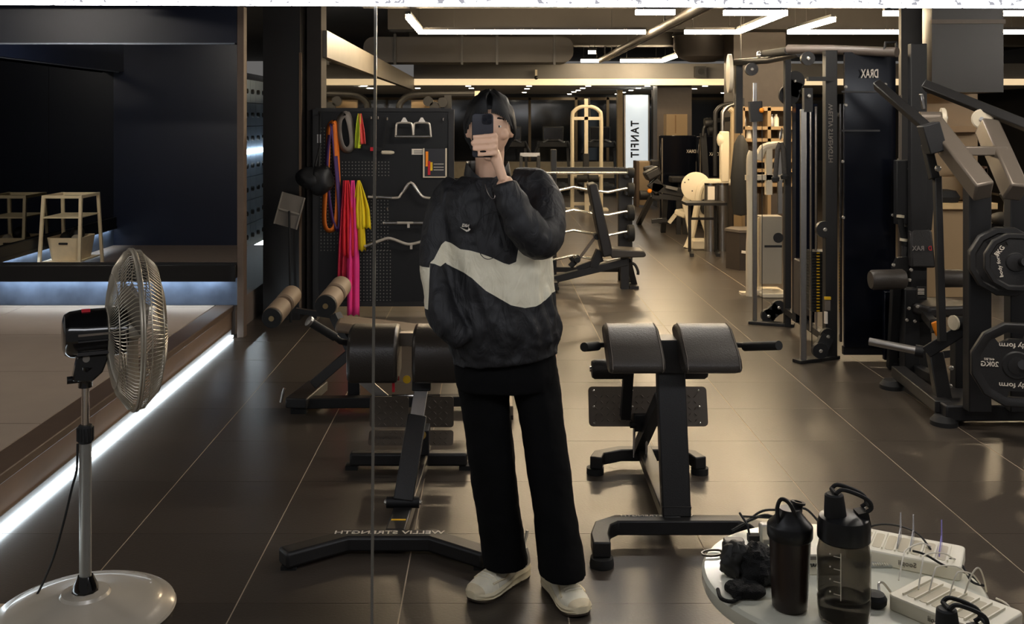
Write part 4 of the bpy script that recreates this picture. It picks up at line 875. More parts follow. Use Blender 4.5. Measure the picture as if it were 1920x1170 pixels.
# ================================================================ LEVER PRESS with plates, right edge
LP = thing('plate_loaded_press', 'large black and silver plate loaded lever press at the right edge', 'gym machine', (2.75, 5.6, 0))
YL = 5.9
def beam(a, ya, b, yb, w, h, m, name, up=(0,1,0), bevel=.006): return MB().bar(P(*a, ya), P(*b, yb), w, h, up).build(name, m, LP, bevel=bevel)
beam((1644, 158), 6.0, (1752, 252), 5.6, .05, .06, M_BLK, 'lever_arm'); beam((1735, 160), 6.1, (1960, 250), 5.5, .055, .07, M_BLK, 'lever_arm')
beam((1748, 235), 5.75, (1845, 360), 5.3, .10, .12, M_ALU, 'silver_beam', bevel=.012); beam((1850, 236), 5.75, (1905, 362), 5.35, .10, .12, M_ALU, 'silver_beam', bevel=.012)
beam((1800, 283), 5.55, (1885, 283), 5.55, .06, .05, M_ALU, 'silver_cross', (0,0,1))
for (a, b) in (((1724, 221), (1766, 221)), ((1834, 222), (1872, 221))):
    MB().cyl(P(*a, 5.8), P(*b, 5.8), .036, 22).build('pivot_tube', M_ALU, LP)
for p_, d_ in ((P(1764, 221, 5.8), (1,-.25,0)), (P(1842, 223, 5.78), (-.6,-1,0))):
    q = MB().lathe([(.0, 0), (.058, 0), (.058, .02), (.05, .026), (.0, .026)], p_, d_, 26).build('pivot_cap', M_WHT, LP); MB().lathe([(.0,0),(.013,0),(.013,.01),(.0,.01)], V(p_)+V(d_).normalized()*.026, d_, 8).build('cap_bolt', M_STL, q)
MB().bar(P(1755, 285, 5.6), P(1740, 232, 5.6), .10, .09, (0,1,0)).build('lever_block', M_BLK2, LP, bevel=.006)
def post(px, y0, y1, Y, w, d, m=M_BLK2, name='upright'):
    x = P(px, 500, Y).x; return MB().bar((x, Y, P(px, y1, Y).z), (x, Y, P(px, y0, Y).z), w, d, (0,1,0)).build(name, m, LP, bevel=.006)
post(1832, 352, 770, 5.55, .125, .08); post(1905, 360, 770, 5.6, .10, .08)
for a, ya, b, yb, w, m, nm in (((1737, 270), 5.8, (1752, 335), 5.75, .05, M_BLK, 'link_arm'), ((1757, 330), 5.75, (1766, 640), 5.7, .04, M_BLK, 'link_rod'), ((1727, 175), 6.0, (1732, 205), 6.0, .02, M_CHR, 'rod_end')):
    MB().bar(P(*a, ya), P(*b, yb), w, w, (0,1,0)).build(nm, m, LP, bevel=.004)
bolt(LP, P(1758, 316, 5.7), .018)
# base frame
MB().bar(G(1667, 722)+V((.06,0,.09)), G(1765, 795)+V((.02,.02,.09)), .09, .07).build('base_rail', M_BLK, LP, bevel=.006)
MB().bar(G(1765, 795)+V((0,.02,.075)), V((3.6, 5.72, .075)), .16, .09).build('base_rail', M_BLK2, LP, bevel=.01)
MB().bar(P(1735, 748, 6.2), V((3.7, 6.25, .07)), .10, .07).build('base_rail', M_BLK, LP, bevel=.006)
MB().bar(V((P(1800, 765, 5.7).x, 5.72, .07)), V((P(1800, 765, 6.2).x, 6.25, .07)), .08, .06).build('base_rail', M_BLK, LP, bevel=.006)
for g_ in (G(1672, 728), G(1770, 796)): MB().lathe([(.0, 0), (.075, 0), (.075, .025), (.05, .055), (.0, .055)], g_, n=20).build('rubber_foot', M_RUB, LP)
MB().box((2.92, 6.2, 0), (3.0, 6.3, .04)).build('rubber_foot', M_RUB, LP); MB().box((3.4, 5.68, 0), (3.5, 5.76, .04)).build('rubber_foot', M_RUB, LP)
MB().bar(P(1752, 660, 5.85), P(1772, 768, 5.78), .085, .06, (0,1,0)).build('front_strut', M_BLK, LP, bevel=.006)
MB().bar(P(1738, 660, 5.85), P(1830, 602, 5.7), .05, .07).build('step_arm', M_BLK2, LP, bevel=.006)
MB().tube([P(1630, 640, 6.1), P(1722, 658, 5.95)], .024, 16).build('load_peg', M_STL, LP); MB().tube([P(1716, 657, 5.96), P(1732, 660, 5.94)], .036, 16).build('peg_collar', M_BLK2, LP)
MB().cyl(P(1790, 605, 5.7), P(1830, 606, 5.7), .038, 20).build('axle_tube', M_BLK2, LP); MB().lathe([(.0, 0), (.042, 0), (.042, .012), (.0, .014)], P(1790, 605, 5.7), (-1,-.3,0), 22).build('pivot_cap', M_WHT, LP)
post(1800, 610, 745, 6.1, .09, .08)
for px, py in ((1783, 690), (1780, 724), (1812, 724)): bolt(LP, P(px, py, 6.03), .016)
# weight plates
M_PLT = mat('rubber_plate', (34, 33, 33), .5, var=.15, nscale=30, bump=.2, bscale=150)
def weight_plate(c, r, t, label, rot=0., words=True, d=(-.25,-1,0)):
    c = V(c); d = V(d).normalized(); sx = V((-d.y, d.x, 0)); o = thing('weight_plate', label, 'weight plate', c-V((0,0,r)), 0, 'rubber weight plates on the press')
    n = 12; bm_ = bmesh.new()
    def pt(rad, a, z): return c + sx*(rad*math.cos(a))+UP*(rad*math.sin(a)) + d*z
    seg = 48; b = MB()
    # twelve sided disc with three grip slots
    def rim(a): k = (a+PI/12) % (PI/6)-PI/12; return r*math.cos(PI/12)/math.cos(k)
    vs = []; fs = []
    prof = [(.12, -t/2), (.12, t/2), (.30, t/2), (.33, t*.36), (.62, t*.36), (.78, t*.36), (.80, t*.36), (.85, t/2), (.97, t/2), (1., t*.36), (1., -t*.36), (.97, -t/2), (.85, -t/2), (.78, -t*.36), (.62, -t*.36), (.33, -t*.36), (.30, -t/2)]
    for f_, z in prof:
        for j in range(seg): a = 2*PI*j/seg; vs.append(pt(f_*rim(a) if f_ > .4 else f_*r, a, z))
    k = len(prof)
    for i in range(k):
        for j in range(seg):
            a = 2*PI*(j+.5)/seg; da = min(abs(((a-rot-q) + PI) % (2*PI)-PI) for q in (PI/2, -PI/2))
            i2 = (i+1) % k
            if da < .45 and ((i == 4) or (i == 14-1)): continue
            fs.append((i*seg+j, i*seg+(j+1) % seg, i2*seg+(j+1) % seg, i2*seg+j))
    b.add(vs, fs)
    w = MB()
    w.v = b.v; w.f = b.f
    # walls of the slots
    inner, outer = 4, 5; bi, bo = 14, 13
    for q in (PI/2, -PI/2):
        js = [j for j in range(seg) if abs(((2*PI*(j+.5)/seg-rot-q)+PI) % (2*PI)-PI) < .45]
        for j in js:
            j2 = (j+1) % seg
            w.f.append((inner*seg+j, inner*seg+j2, bi*seg+j2, bi*seg+j)); w.f.append((outer*seg+j, bo*seg+j, bo*seg+j2, outer*seg+j2))
        js.sort(key=lambda j: ((2*PI*(j+.5)/seg-rot-q)+PI) % (2*PI)); ja = js[0]; jb = (js[-1]+1) % seg
        for j in (ja, jb): w.f.append((inner*seg+j, outer*seg+j, bo*seg+j, bi*seg+j))
    w.build('disc', M_PLT, o)
    MB().lathe([(.0, 0), (.045, 0), (.045, .01), (.028, .012), (.0, .012)], c+d*(t/2-.004), d, 24).build('hub_ring', M_BLK, o)
    if words:
        for ang, s_, rr, sz, wd_ in words:
            a = ang; o_ = c+(sx*math.cos(a)+UP*math.sin(a))*(rr*r)+d*(t*.36+.003)
            tx = (sx*math.sin(a)*1.-UP*math.cos(a)); ty = (sx*math.cos(a)+UP*math.sin(a))
            if s_[0] == '^': s_ = s_[1:]; tx, ty = -sx, UP
            elif s_[0] == 'v': s_ = s_[1:]; tx, ty = sx*-1, -UP
            text('raised_lettering', s_, o, o_, tx, ty, sz, M_TXT, .003, wd_, .012)
    return o
weight_plate(P(1905, 684, 5.22), .225, .045, 'twenty kilogram black weight plate low on the press', .15, ((PI/2, 'vbody form', .46, .035, .17), (-PI/2, 'vbody form', .46, .035, .17), (PI, '^20KG', .58, .036, .085), (PI-.2, 'v44LBS', .6, .016, .05)))
weight_plate(P(1903, 491, 5.25), .155, .042, 'small five kilogram weight plate high on the press', .9, ((PI*.80, '5KG', .62, .032, .06), (PI*1.06, 'body form', .52, .024, .13)))
weight_plate(P(1885, 490, 5.40), .190, .06, 'larger weight plate behind the small one on the press', .3, ())
MB().tube([P(1918, 684, 5.18), P(1895, 684, 5.5)], .025, 14).build('load_peg', M_BLK, LP); MB().tube([P(1925, 491, 5.14), P(1885, 491, 5.6)], .025, 14).build('load_peg', M_BLK, LP)

# ================================================================ LEG MACHINE between shroud and press
LG = thing('leg_extension_machine', 'black leg extension machine with lettered back pad and rollers', 'gym machine', (2.95, 6.9, 0))
q = MB().prism([(-.085, -.13), (.085, -.13), (.075, .11), (.055, .135), (-.055, .135), (-.075, .11)], P(1730, 466, 6.8), (1,0,0), (0,.15,1), (0,.06,0)).build('back_pad', M_LEA2, LG, bevel=.015)
text('logo_text', 'RAX', q, P(1724, 466, 6.785)+V((-.008,0,0)), (-1,0,0), (0,.15,1), .045, mat('grey_logo', (130, 124, 120), .6), .003, .08, .01)
text('logo_text', 'D', q, P(1744, 466, 6.785), (-1,0,0), (0,.15,1), .045, M_RED, .003, .022, .01)
def roll(a, b, Y, r, m=M_LEA):
    A_, B_ = P(*a, Y), P(*b, Y); L = (B_-A_).length
    MB().lathe([(.0, 0), (r*.85, 0), (r, .015), (r, L-.015), (r*.85, L), (.0, L)], A_, B_-A_, 24).build('roller_pad', m, LG)
MB().bar(P(1720, 82, 6.85), V((P(1720, 82, 6.85).x, 6.85, .0)), .11, .06, (0,1,0)).build('rear_tower', M_BLK2, LG, bevel=.006)
MB().bar(G(1692, 692)+V((0,0,.05)), V((P(1760, 735, 6.45).x, 6.40, .05)), .07, .06).build('base_bar', M_BLK2, LG, bevel=.006)
roll((1632, 525), (1696, 523), 6.6, .066); roll((1762, 522), (1806, 522), 6.7, .06)
MB().bar(P(1710, 578, 6.7), P(1805, 574, 6.8), .34, .075).build('seat', M_LEA2, LG, bevel=.02)
MB().bar(P(1705, 540, 6.75), V((P(1705, 540, 6.75).x, 6.75, .0)), .10, .10, (0,1,0)).build('column', M_BLK2, LG, bevel=.006)
MB().bar(P(1725, 600, 6.85), V((P(1725, 600, 6.85).x, 6.85, .0)), .12, .10, (0,1,0)).build('column', M_BLK, LG, bevel=.006)
MB().bar(P(1680, 530, 6.75), P(1672, 690, 6.9), .06, .05, (0,1,0)).build('roller_arm', M_BLK2, LG, bevel=.005)
MB().box((P(1655, 500, 6.95).x, 6.92, .06), (P(1690, 500, 6.95).x, 6.96, P(1655, 545, 6.95).z)).build('side_shroud', M_NAVY, LG, bevel=.006)
MB().bar(P(1715, 670, 6.9), P(1790, 660, 6.9), .06, .05).build('base_bar', M_BLK2, LG)
MB().bar(V((P(1672, 690, 6.9).x, 6.9, .03)), V((3.1, 6.9, .03)), .08, .05).build('base_bar', M_BLK2, LG)
MB().tube([P(1688, 410, 6.9), P(1690, 425, 6.9), P(1697, 460, 6.9)], .020, 14).build('hand_grip', M_RUB, LG)
for px, py in ((1688, 408), (1694, 452)): MB().lathe([(.0,0),(.026,0),(.026,.018),(.0,.02)], P(px, py, 6.9), (.1,0,1), 14).build('grip_collar', M_WHT, LG)
MB().bar(P(1697, 462, 6.9), P(1693, 500, 6.9), .02, .02, (0,1,0)).build('grip_stem', M_STL, LG)
MB().prism([(-.06, -.03), (.10, -.06), (.12, .0), (.04, .05), (-.03, .04)], P(1690, 495, 6.85), (1,0,0), (0,0,1), (0,.03,0)).build('cam_plate', M_BLK, LG)
for px, py in ((1675, 497), (1708, 506), (1705, 525), (1704, 578), (1700, 600), (1715, 602), (1720, 575)): bolt(LG, P(px, py, 6.6), .012)
MB().box(P(1721, 560, 6.62), P(1735, 537, 6.64)).build('instruction_label', M_RUB, LG)
for k in range(4): MB().box(P(1722, 552-k*3, 6.61), P(1732, 550.6-k*3, 6.62)).build('label_line', M_TXT, LG)
MB().box((-.02, -.01, -.045), (.02, .01, .045), Matrix.Translation(P(1756, 616, 6.3)) @ Matrix.Rotation(-.35, 4, 'Y')).build('orange_lever', M_ORG, LG, bevel=.006)
MB().bar(P(1756, 600, 6.35), P(1757, 624, 6.32), .06, .05, (0,1,0)).build('lever_housing', M_BLK2, LG)
MB().bar(P(1752, 610, 6.35), P(1735, 590, 6.6), .05, .05).build('seat_link', M_BLK2, LG)
for a, b in (((1697, 300), (1697, 420)), ((1735, 310), (1725, 430))): MB().bar(P(*a, 6.93), P(*b, 6.93), .14, .06, (0,1,0)).build('tower', M_BLK2, LG, bevel=.006)
MB().bar(P(1716, 318, 6.95), P(1716, 425, 6.95), .12, .06, (0,1,0)).build('tower', M_BLK2, LG, bevel=.006)
MB().bar(P(1702, 318, 6.9), P(1740, 310, 6.9), .012, .02).build('edge_bar', M_ALU, LG)
MB().bar(P(1711, 425, 6.93), V((P(1711, 425, 6.93).x, 6.93, 0)), .10, .06, (0,1,0)).build('tower_leg', M_BLK2, LG)
# blue grey equipment glimpsed at the extreme right
bm2 = thing('exercise_bike', 'dim blue grey exercise bike glimpsed between the plates at the right', 'exercise bike', (5.05, 10.5, 0))
MB().bar(P(1885, 440, 10.5), V((P(1885, 440, 10.5).x, 10.5, .06)), .10, .12, (0,1,0)).build('column', mat('blue_grey', (110, 118, 140), .4), bm2)
MB().bar((4.9, 10.5, .04), (5.8, 10.5, .04), .10, .08).build('base', M_STL, bm2)
MB().lathe([(.0, 0), (.28, 0), (.28, .08), (.0, .08)], (5.25, 10.46, .36), (0,1,0), 28).build('flywheel', M_BLK2, bm2)
MB().bar(P(1880, 372, 10.5), P(1912, 352, 10.5), .06, .10).build('handlebar', M_RUB, bm2); MB().ball(P(1878, 410, 10.4), (.12, .1, .07)).build('saddle', M_RUB, bm2)
MB().bar(P(1885, 440, 10.5), P(1890, 355, 10.5), .05, .05, (0,1,0)).build('stem', M_STL, bm2)
# ================================================================ MIDDLE AND FAR GYM
# ---- barbell rack
YR = 10.75
RK = thing('barbell_rack', 'black upright rack holding zigzag curl bars behind the bench', 'rack', (1.0, YR, 0))
def pz(py, Y=YR): return P(0, py, Y).z
xl, xr = P(1038, 400, YR).x, P(1172, 400, YR).x
MB().box((xr-.075, YR-.04, 0), (xr+.075, YR+.04, pz(315))).build('upright', M_BLK, RK, bevel=.006)
MB().box((xl-.03, YR-.04, 0), (xl+.03, YR+.04, pz(280))).build('upright', M_BLK, RK, bevel=.006)
MB().bar((xl, YR, pz(318)), (xr, YR, pz(318)), .05, .05).build('top_beam', M_BLK, RK)
MB().bar((xl, YR, pz(505)), (xr, YR, pz(505)), .05, .05).build('lower_beam', M_BLK, RK)
for x in (xl, xr): MB().box((x-.04, YR-.22, 0), (x+.04, YR+.3, .05)).build('foot_bar', M_BLK, RK)
for k, (py, lab) in enumerate(((324, 'straight barbell on the top of the curl bar rack'), (356, 'zigzag curl bar on the second row of the rack'), (399, 'zigzag curl bar on the third row of the rack'), (437, 'zigzag curl bar on the fourth row of the rack'), (484, 'zigzag curl bar on the lowest row of the rack'))):
    z = pz(py, 10.6); t_ = thing('curl_bar', lab, 'barbell', (1.0, 10.6, z), 0, 'bars on the rack'); zz = 0 if k == 0 else .035
    xs = [1005, 1035, 1075, 1108, 1140, 1172, 1182]; zs = [0, 0, 1, -.3, -1, 0, 0]
    if k: zs = [-.6, -.6, .9, -.1, -.7, .4, .4]
    MB().tube([(P(x, 0, 10.6).x, 10.6, z+s_*zz) for x, s_ in zip(xs, zs)], .016, 10).build('bar', mat('polished_bar', (235, 225, 205), .22, .85), t_)
    for px in (1000, 1180):
        x = P(px, 0, 10.6).x; r = (.055, .075, .085, .09, .08)[k]
        if k == 4 and px == 1180: continue
        MB().lathe([(.0, 0), (r*.9, 0), (r, .01), (r, .06), (r*.9, .07), (.0, .07)], (x-.02, 10.6, z), (1,0,0), 22).build('end_weight', M_RUB, t_)
    for x in (xl, xr): MB().box((x-.02, 10.56, z-.05), (x+.02, 10.72, z-.016)).build('saddle', M_BLK2, t_)
# ---- adjustable bench
AB = thing('adjustable_bench', 'black adjustable bench with raised backrest beside the rack', 'exercise bench', (1.1, 10.3, 0))
YA = 10.2
bk = MB().bar(P(1106, 346, 10.1), P(1134, 478, 10.25), .30, .085, (1,0,0)); 
MB().prism([(-.02, 0), (.06, -.005), (.085, .05), (.24, .71), (.15, .74), (.0, .73)], P(1128, 482, 10.1), (1,0,0), (0,0,1), (0,.28,0))
b = MB(); a0, a1 = P(1108, 343, YA), P(1136, 478, YA); ddir = (a1-a0).normalized(); nrm = V((ddir.z, 0, -ddir.x))
b.prism([(0, -.035), (.02, -.05), ((a1-a0).length, -.065), ((a1-a0).length, .045), (.02, .04), (0, .03)], a0-V((0,.14,0)), ddir, nrm, (0,.28,0)); b.build('backrest', M_LEA2, AB, bevel=.015)
MB().prism([(0, 0), (.33, .01), (.35, .03), (.33, .075), (.0, .095), (-.02, .05)], P(1144, 481, YA)-V((0,.14,0)), (1,0,0), (0,0,1), (0,.28,0)).build('seat', M_LEA, AB, bevel=.015)
MB().bar(P(1036, 524, YA), P(1175, 490, YA), .09, .07).build('main_rail', M_BLK, AB, bevel=.005)
MB().bar(P(1036, 527, YA)+V((0,-.25,0)), P(1036, 527, YA)+V((0,.25,0)), .07, .05).build('rear_foot', M_BLK, AB)
MB().box(P(1036, 527, YA)+V((-.05,-.26,-.05)), P(1036, 527, YA)+V((.05,.26,-.02))).build('rear_pad', M_RUB, AB).location.z = 0
MB().bar(P(1171, 484, YA), V((P(1171, 484, YA).x, YA, 0)), .08, .07, (0,1,0)).build('front_leg', M_BLK, AB)
MB().bar(P(1178, 490, YA), G(1189, 537)+V((0,0,.02)), .06, .06, (0,1,0)).build('front_leg', M_BLK, AB); MB().bar(G(1186, 538)+V((0,-.14,.015)), G(1186, 538)+V((0,.1,.015)), .09, .03).build('front_foot', M_BLK, AB)
MB().bar(P(1116, 444, YA), P(1082, 490, YA), .03, .03).build('strut', M_ALU, AB)
MB().bar(P(1125, 470, YA), P(1112, 500, YA), .12, .08).build('hinge_block', M_BLK2, AB)
for px, py in ((1118, 443), (1082, 486)): MB().cyl(P(px, py, YA)-V((0,.06,0)), P(px, py, YA)+V((0,.06,0)), .03, 14).build('hinge_pin', M_BLK2, AB)
MB().tube([P(1070, 482, YA), P(1078, 494, YA), P(1070, 500, YA)], .025, 10).build('wheel_grip', M_RUB, AB); MB().bar(P(1068, 499, YA), P(1086, 480, YA), .04, .04).build('ladder_lock', M_BLK2, AB)
MB().bar(P(1082, 504, YA), P(1130, 485, YA), .05, .05).build('ladder_rail', M_BLK2, AB)
MB().tube(smooth_path([P(1180, 492, YA), P(1190, 496, YA), P(1196, 508, YA), P(1196, 515, YA)], 4), .015, 10).build('transport_handle', M_BLK, AB)
# ---- white lat pulldown
YW = 19.0
LT = thing('lat_pulldown', 'white arched lat pulldown machine behind the curl bar rack', 'gym machine', (1.85, YW, 0))
def wq(px, py, Y=YW): return P(px, py, Y)
MB().tube(smooth_path([wq(1073, 390), wq(1073, 300), wq(1073, 222), wq(1077, 208), wq(1088, 201), wq(1100, 200), wq(1112, 201), wq(1123, 208), wq(1127, 222), wq(1127, 300), wq(1127, 390)], 4), .038, 10).build('arch_frame', M_WHT, LT)
for a, b in (((1073, 222), (1127, 222)), ((1073, 328), (1127, 328)), ((1073, 382), (1127, 382))): MB().bar(wq(*a), wq(*b), .06, .06).build('cross_tube', M_WHT, LT)
MB().bar(wq(1099, 185), wq(1099, 386), .07, .06, (0,1,0)).build('centre_column', M_WHT, LT)
MB().bar(wq(1103, 183), wq(1105, 225), .06, .05, (0,1,0)).build('pulley_arm', M_BLK2, LT)
for px in (1091, 1113): MB().lathe([(.0,0),(.07,0),(.07,.18),(.0,.18)], wq(px-9, 335, 18.8), (1,0,0), 16).build('knee_roller', M_RUB, LT)
MB().bar(wq(1099, 288, 18.85), wq(1099, 340, 18.85), .10, .10, (0,1,0)).build('selector', M_BLK2, LT)
MB().bar(wq(1097, 355, 18.7), wq(1103, 355, 18.4), .3, .07).build('seat', M_RUB, LT); MB().bar(wq(1100, 358, 18.6), V((wq(1100, 358, 18.6).x, 18.6, 0)), .08, .08, (0,1,0)).build('seat_post', M_WHT, LT)
for px in (1073, 1127): 
    x = wq(px, 390).x; MB().box((x-.12, YW-.2, 0), (x+.12, YW+.2, .035)).build('foot_plate', M_WHT, LT)
# ---- treadmills
def treadmill(px, Y, label):
    x = P(px, 300, Y).x; t = thing('treadmill', label, 'treadmill', (x, Y, 0), 0, 'treadmills along the far wall')
    MB().box((x-.38, Y-.1, .10), (x+.38, Y+1.7, .20)).build('deck', M_BLK2, t, bevel=.02); MB().box((x-.26, Y-.05, .20), (x+.26, Y+1.6, .21)).build('belt', M_RUB, t)
    for k in (.1, 1.5): MB().box((x-.36, Y+k-.05, 0), (x+.36, Y+k+.05, .10)).build('foot', M_RUB, t)
    for s_ in (-1, 1):
        MB().bar((x+s_*.37, Y+.1, .18), (x+s_*.33, Y+.25, 1.22), .06, .09, (0,1,0)).build('upright', M_BLK2, t)
        MB().tube(smooth_path([(x+s_*.33, Y+.2, 1.2), (x+s_*.36, Y+.0, 1.12), (x+s_*.44, Y-.15, .95)], 4), .03, 8).build('hand_rail', M_BLK, t)
        MB().bar((x+s_*.12, Y+.08, 1.26), (x+s_*.24, Y-.02, 1.20), .025, .03).build('side_button', M_STL, t)
    MB().box((x-.36, Y+.12, 1.08), (x+.36, Y+.3, 1.22)).build('dash', M_BLK2, t, bevel=.02)
    sc_ = MB().box((x-.24, Y+.14, 1.22), (x+.24, Y+.2, 1.56)).build('screen', M_BLK, t, bevel=.015); MB().box((x-.215, Y+.133, 1.27), (x+.215, Y+.139, 1.53)).build('glass', M_NAVY, sc_)
treadmill(1038, 22.6, 'treadmill left of the white pulldown arch'); treadmill(1126, 22.6, 'treadmill seen through the white pulldown arch'); treadmill(958, 22.6, 'treadmill mostly behind the head of the person')
rl = thing('guard_rail', 'low silver topped rail beside the person at shoulder height', 'rail', (.6, 16.2, 0))
MB().bar(P(975, 290, 16.2), P(1012, 290, 16.2), .05, .06).build('top_rail', M_STL, rl)
for px in (977, 1010): MB().bar(P(px, 292, 16.2), V((P(px, 292, 16.2).x, 16.2, 0)), .05, .05, (0,1,0)).build('post', M_BLK, rl)
# ---- light box sign
YS = 21.6
LB = thing('light_box_sign', 'tall glowing white light box with vertical black letters', 'sign', (P(1193, 372, YS).x, YS, 0))
x0, x1 = P(1173, 0, YS).x, P(1215, 0, YS).x; zt2 = P(0, 178, YS).z
MB().box((x0, YS, .02), (x1, YS+.2, zt2)).build('light_panel', mat('light_box_white', (.78, .88, 1.), .4, var=.08, nscale=1.5, emit=.27), LB)
for xa, xb in ((x0-.03, x0), (x1, x1+.03)): MB().box((xa, YS-.01, .0), (xb, YS+.22, zt2)).build('side_frame', M_STL, LB)
MB().box((x0-.03, YS-.01, 0), (x1+.03, YS+.22, .025)).build('foot', M_BLK2, LB)
MB().box((x0, YS-.02, .62), (x1, YS-.005, .635)).build('cross_wire', M_BLK2, LB)
text('sign_letters', 'TANFIT', LB, (P(1191, 0, YS).x, YS-.006, P(0, 261, YS).z), (0,0,-1), (-1,0,0), .24, M_BLK2, .006, .80, .03)
struct(MB().box((x0-.16, YS+.1, 0), (x0-.05, YS+.3, 2.36)).build('trim_10', mat('bronze_column', (140, 118, 84), .4)), 'bronze edge column left of the light box', 'trim')
struct(MB().box((x1+.12, YS+.1, 0), (x1+.2, YS+.3, 2.36)).build('trim_11', mat('dark_bronze', (70, 62, 54), .4)), 'dark column right of the light box', 'trim')
# ---- beige row machine by the light box
RW = thing('seated_row_machine', 'beige tower row machine with black pads right of the light box', 'gym machine', (3.3, 19.6, 0))
MB().box((P(1196, 0, 19.8).x, 19.7, .02), (P(1219, 0, 19.8).x, 20.1, P(0, 302, 19.8).z)).build('tower', mat('beige_tower', (150, 130, 104), .5), RW, bevel=.02)
MB().box((P(1194, 0, 19.6).x, 19.65, .0), (P(1199, 0, 19.6).x, 20.1, P(0, 302, 19.7).z)).build('side_panel', mat('brown_side', (80, 64, 50), .5), RW)
MB().bar(P(1208, 322, 19.2), P(1228, 318, 19.2), .2, .18).build('pad', M_LEA2, RW, bevel=.03); MB().bar(P(1219, 306, 19.4), P(1236, 306, 19.4), .2, .14).build('pad', M_LEA2, RW, bevel=.03)
MB().bar(P(1222, 320, 19.3), P(1226, 372, 19.3), .12, .1, (0,1,0)).build('post', M_BLK2, RW); MB().bar(P(1205, 368, 19.2), P(1235, 372, 19.2), .25, .1).build('base', M_BLK2, RW)
MB().lathe([(.0,0),(.09,0),(.09,.25),(.0,.25)], P(1200, 366, 19.1), (1,0,0), 16).build('roller', M_LEA2, RW)
MB().ball(P(1217, 358, 19.0), .03, 10).build('yellow_knob', M_ORG, RW)
# ---- black machines with lettered shrouds
def shroud_machine(px0, px1, py0, Y, label, lx, ly):
    x0, x1 = P(px0, 0, Y).x, P(px1, 0, Y).x; t = thing('selectorised_machine', label, 'gym machine', ((x0+x1)/2, Y, 0), 0, 'black machines with lettered shrouds')
    q = MB().box((x0, Y, .05), (x1, Y+.15, P(0, py0, Y).z)).build('shroud', M_NAVY, t, bevel=.01); MB().box((x0-.03, Y-.1, 0), (x1+.03, Y+.25, .06)).build('base', M_BLK2, t)
    text('logo_text', 'DRAX', q, (P(lx, 0, Y).x, Y-.003, P(0, ly, Y).z), (-1,0,0), (0,0,1), .075, M_TXT, .004, .155, .02)
    MB().box((x0+.02, Y-.02, .1), (x0+.04, Y-.005, P(0, py0+5, Y).z)).build('edge_strip', M_ALU, t); bolt(q, P(lx+12, ly+2, Y), .016)
    MB().bar((x0+.1, Y-.35, .75), (x1-.1, Y-.35, .75), .3, .1).build('seat', M_LEA2, t, bevel=.02); MB().bar(((x0+x1)/2, Y-.3, .7), ((x0+x1)/2, Y-.3, .02), .1, .1, (0,1,0)).build('seat_post', M_BLK2, t)
    return t
shroud_machine(1238, 1305, 254, 16.6, 'black machine with small lettered shroud, left one', 1296, 284)
shroud_machine(1309, 1362, 256, 16.2, 'black machine with small lettered shroud, right one', 1339, 289)
PB = thing('preacher_bench', 'low black bench machine with orange knob on the far floor', 'exercise bench', (2.5, 15.2, 0))
YP = 15.0
for a, b, w in (((1222, 350), (1285, 362), .12), ((1222, 367), (1288, 372), .08), ((1222, 415), (1250, 412), .06)): MB().bar(P(*a, YP), P(*b, YP), w, w).build('frame_bar', M_BLK, PB)
for px, py in ((1224, 420), (1248, 436)): MB().bar(P(px, 365, YP), V((P(px, py, YP).x, 3243.75/(py-223), 0)), .07, .07, (0,1,0)).build('leg', M_BLK, PB)
for px in (1272, 1284): MB().bar(P(px, 370, YP), V((P(px, 0, YP).x, YP, 0)), .06, .06, (0,1,0)).build('leg', M_BLK, PB)
MB().bar(P(1210, 332, YP), P(1236, 318, YP), .3, .14).build('pad', M_LEA2, PB, bevel=.03); MB().bar(P(1222, 340, YP), P(1238, 358, YP), .12, .2).build('pad_block', M_LEA2, PB, bevel=.02); MB().bar(P(1232, 345, YP), P(1230, 366, YP), .08, .08, (0,1,0)).build('pad_post', M_BLK2, PB)
MB().ball(P(1218, 358, 14.9), .035, 10).build('orange_knob', M_ORG, PB)
MB().bar(P(1248, 350, 14.9), P(1270, 355, 14.9), .04, .04).build('pin', M_STL, PB)
MB().bar(P(1254, 418, YP), P(1270, 398, YP), .05, .05).build('pale_strut', M_WHT, PB)
# ---- white wheel machine, side table, steel bins
YM = 13.6
WM = thing('glute_machine', 'white machine with a big cream disc on splayed legs', 'gym machine', (2.9, YM, 0))
MB().lathe([(.0, 0), (.19, 0), (.197, .01), (.197, .03), (.17, .04), (.0, .04)], P(1305, 350, 13.5), (-.2,-1,.1), 36).build('disc', M_WHT, WM)
for px, py in ((1291, 337), (1284, 342), (1298, 358), (1314, 364)): MB().ball(P(px, py, 13.44), .010, 6).build('disc_bolt', M_BLK2, WM)
MB().tube(smooth_path([P(1378, 342, 13.4), P(1330, 341, 13.4), P(1318, 346, 13.4), P(1311, 360, 13.4), P(1305, 400, 13.45), P(1297, 440, 13.45), P(1287, 466, 13.4)], 4), .045, 10).build('bent_leg', M_WHT, WM)
MB().bar(P(1310, 385, 13.5), P(1330, 440, 13.4), .09, .07, (0,1,0)).build('splayed_leg', M_WHT, WM); MB().bar(P(1290, 365, 13.8), P(1284, 380, 13.8), .09, .06, (0,1,0)).build('rear_arm', M_WHT, WM); MB().bar(P(1284, 380, 13.8), P(1300, 460, 13.6), .07, .06, (0,1,0)).build('rear_leg', M_WHT, WM)
MB().box((P(1295, 0, 13.3).x, 13.2, .0), (P(1326, 0, 13.3).x, 13.45, .13)).build('foot_block', M_WHT, WM, bevel=.02); MB().bar(P(1270, 396, 13.9), P(1290, 404, 13.8), .2, .08).build('foot_pad', M_WHT, WM, bevel=.02)
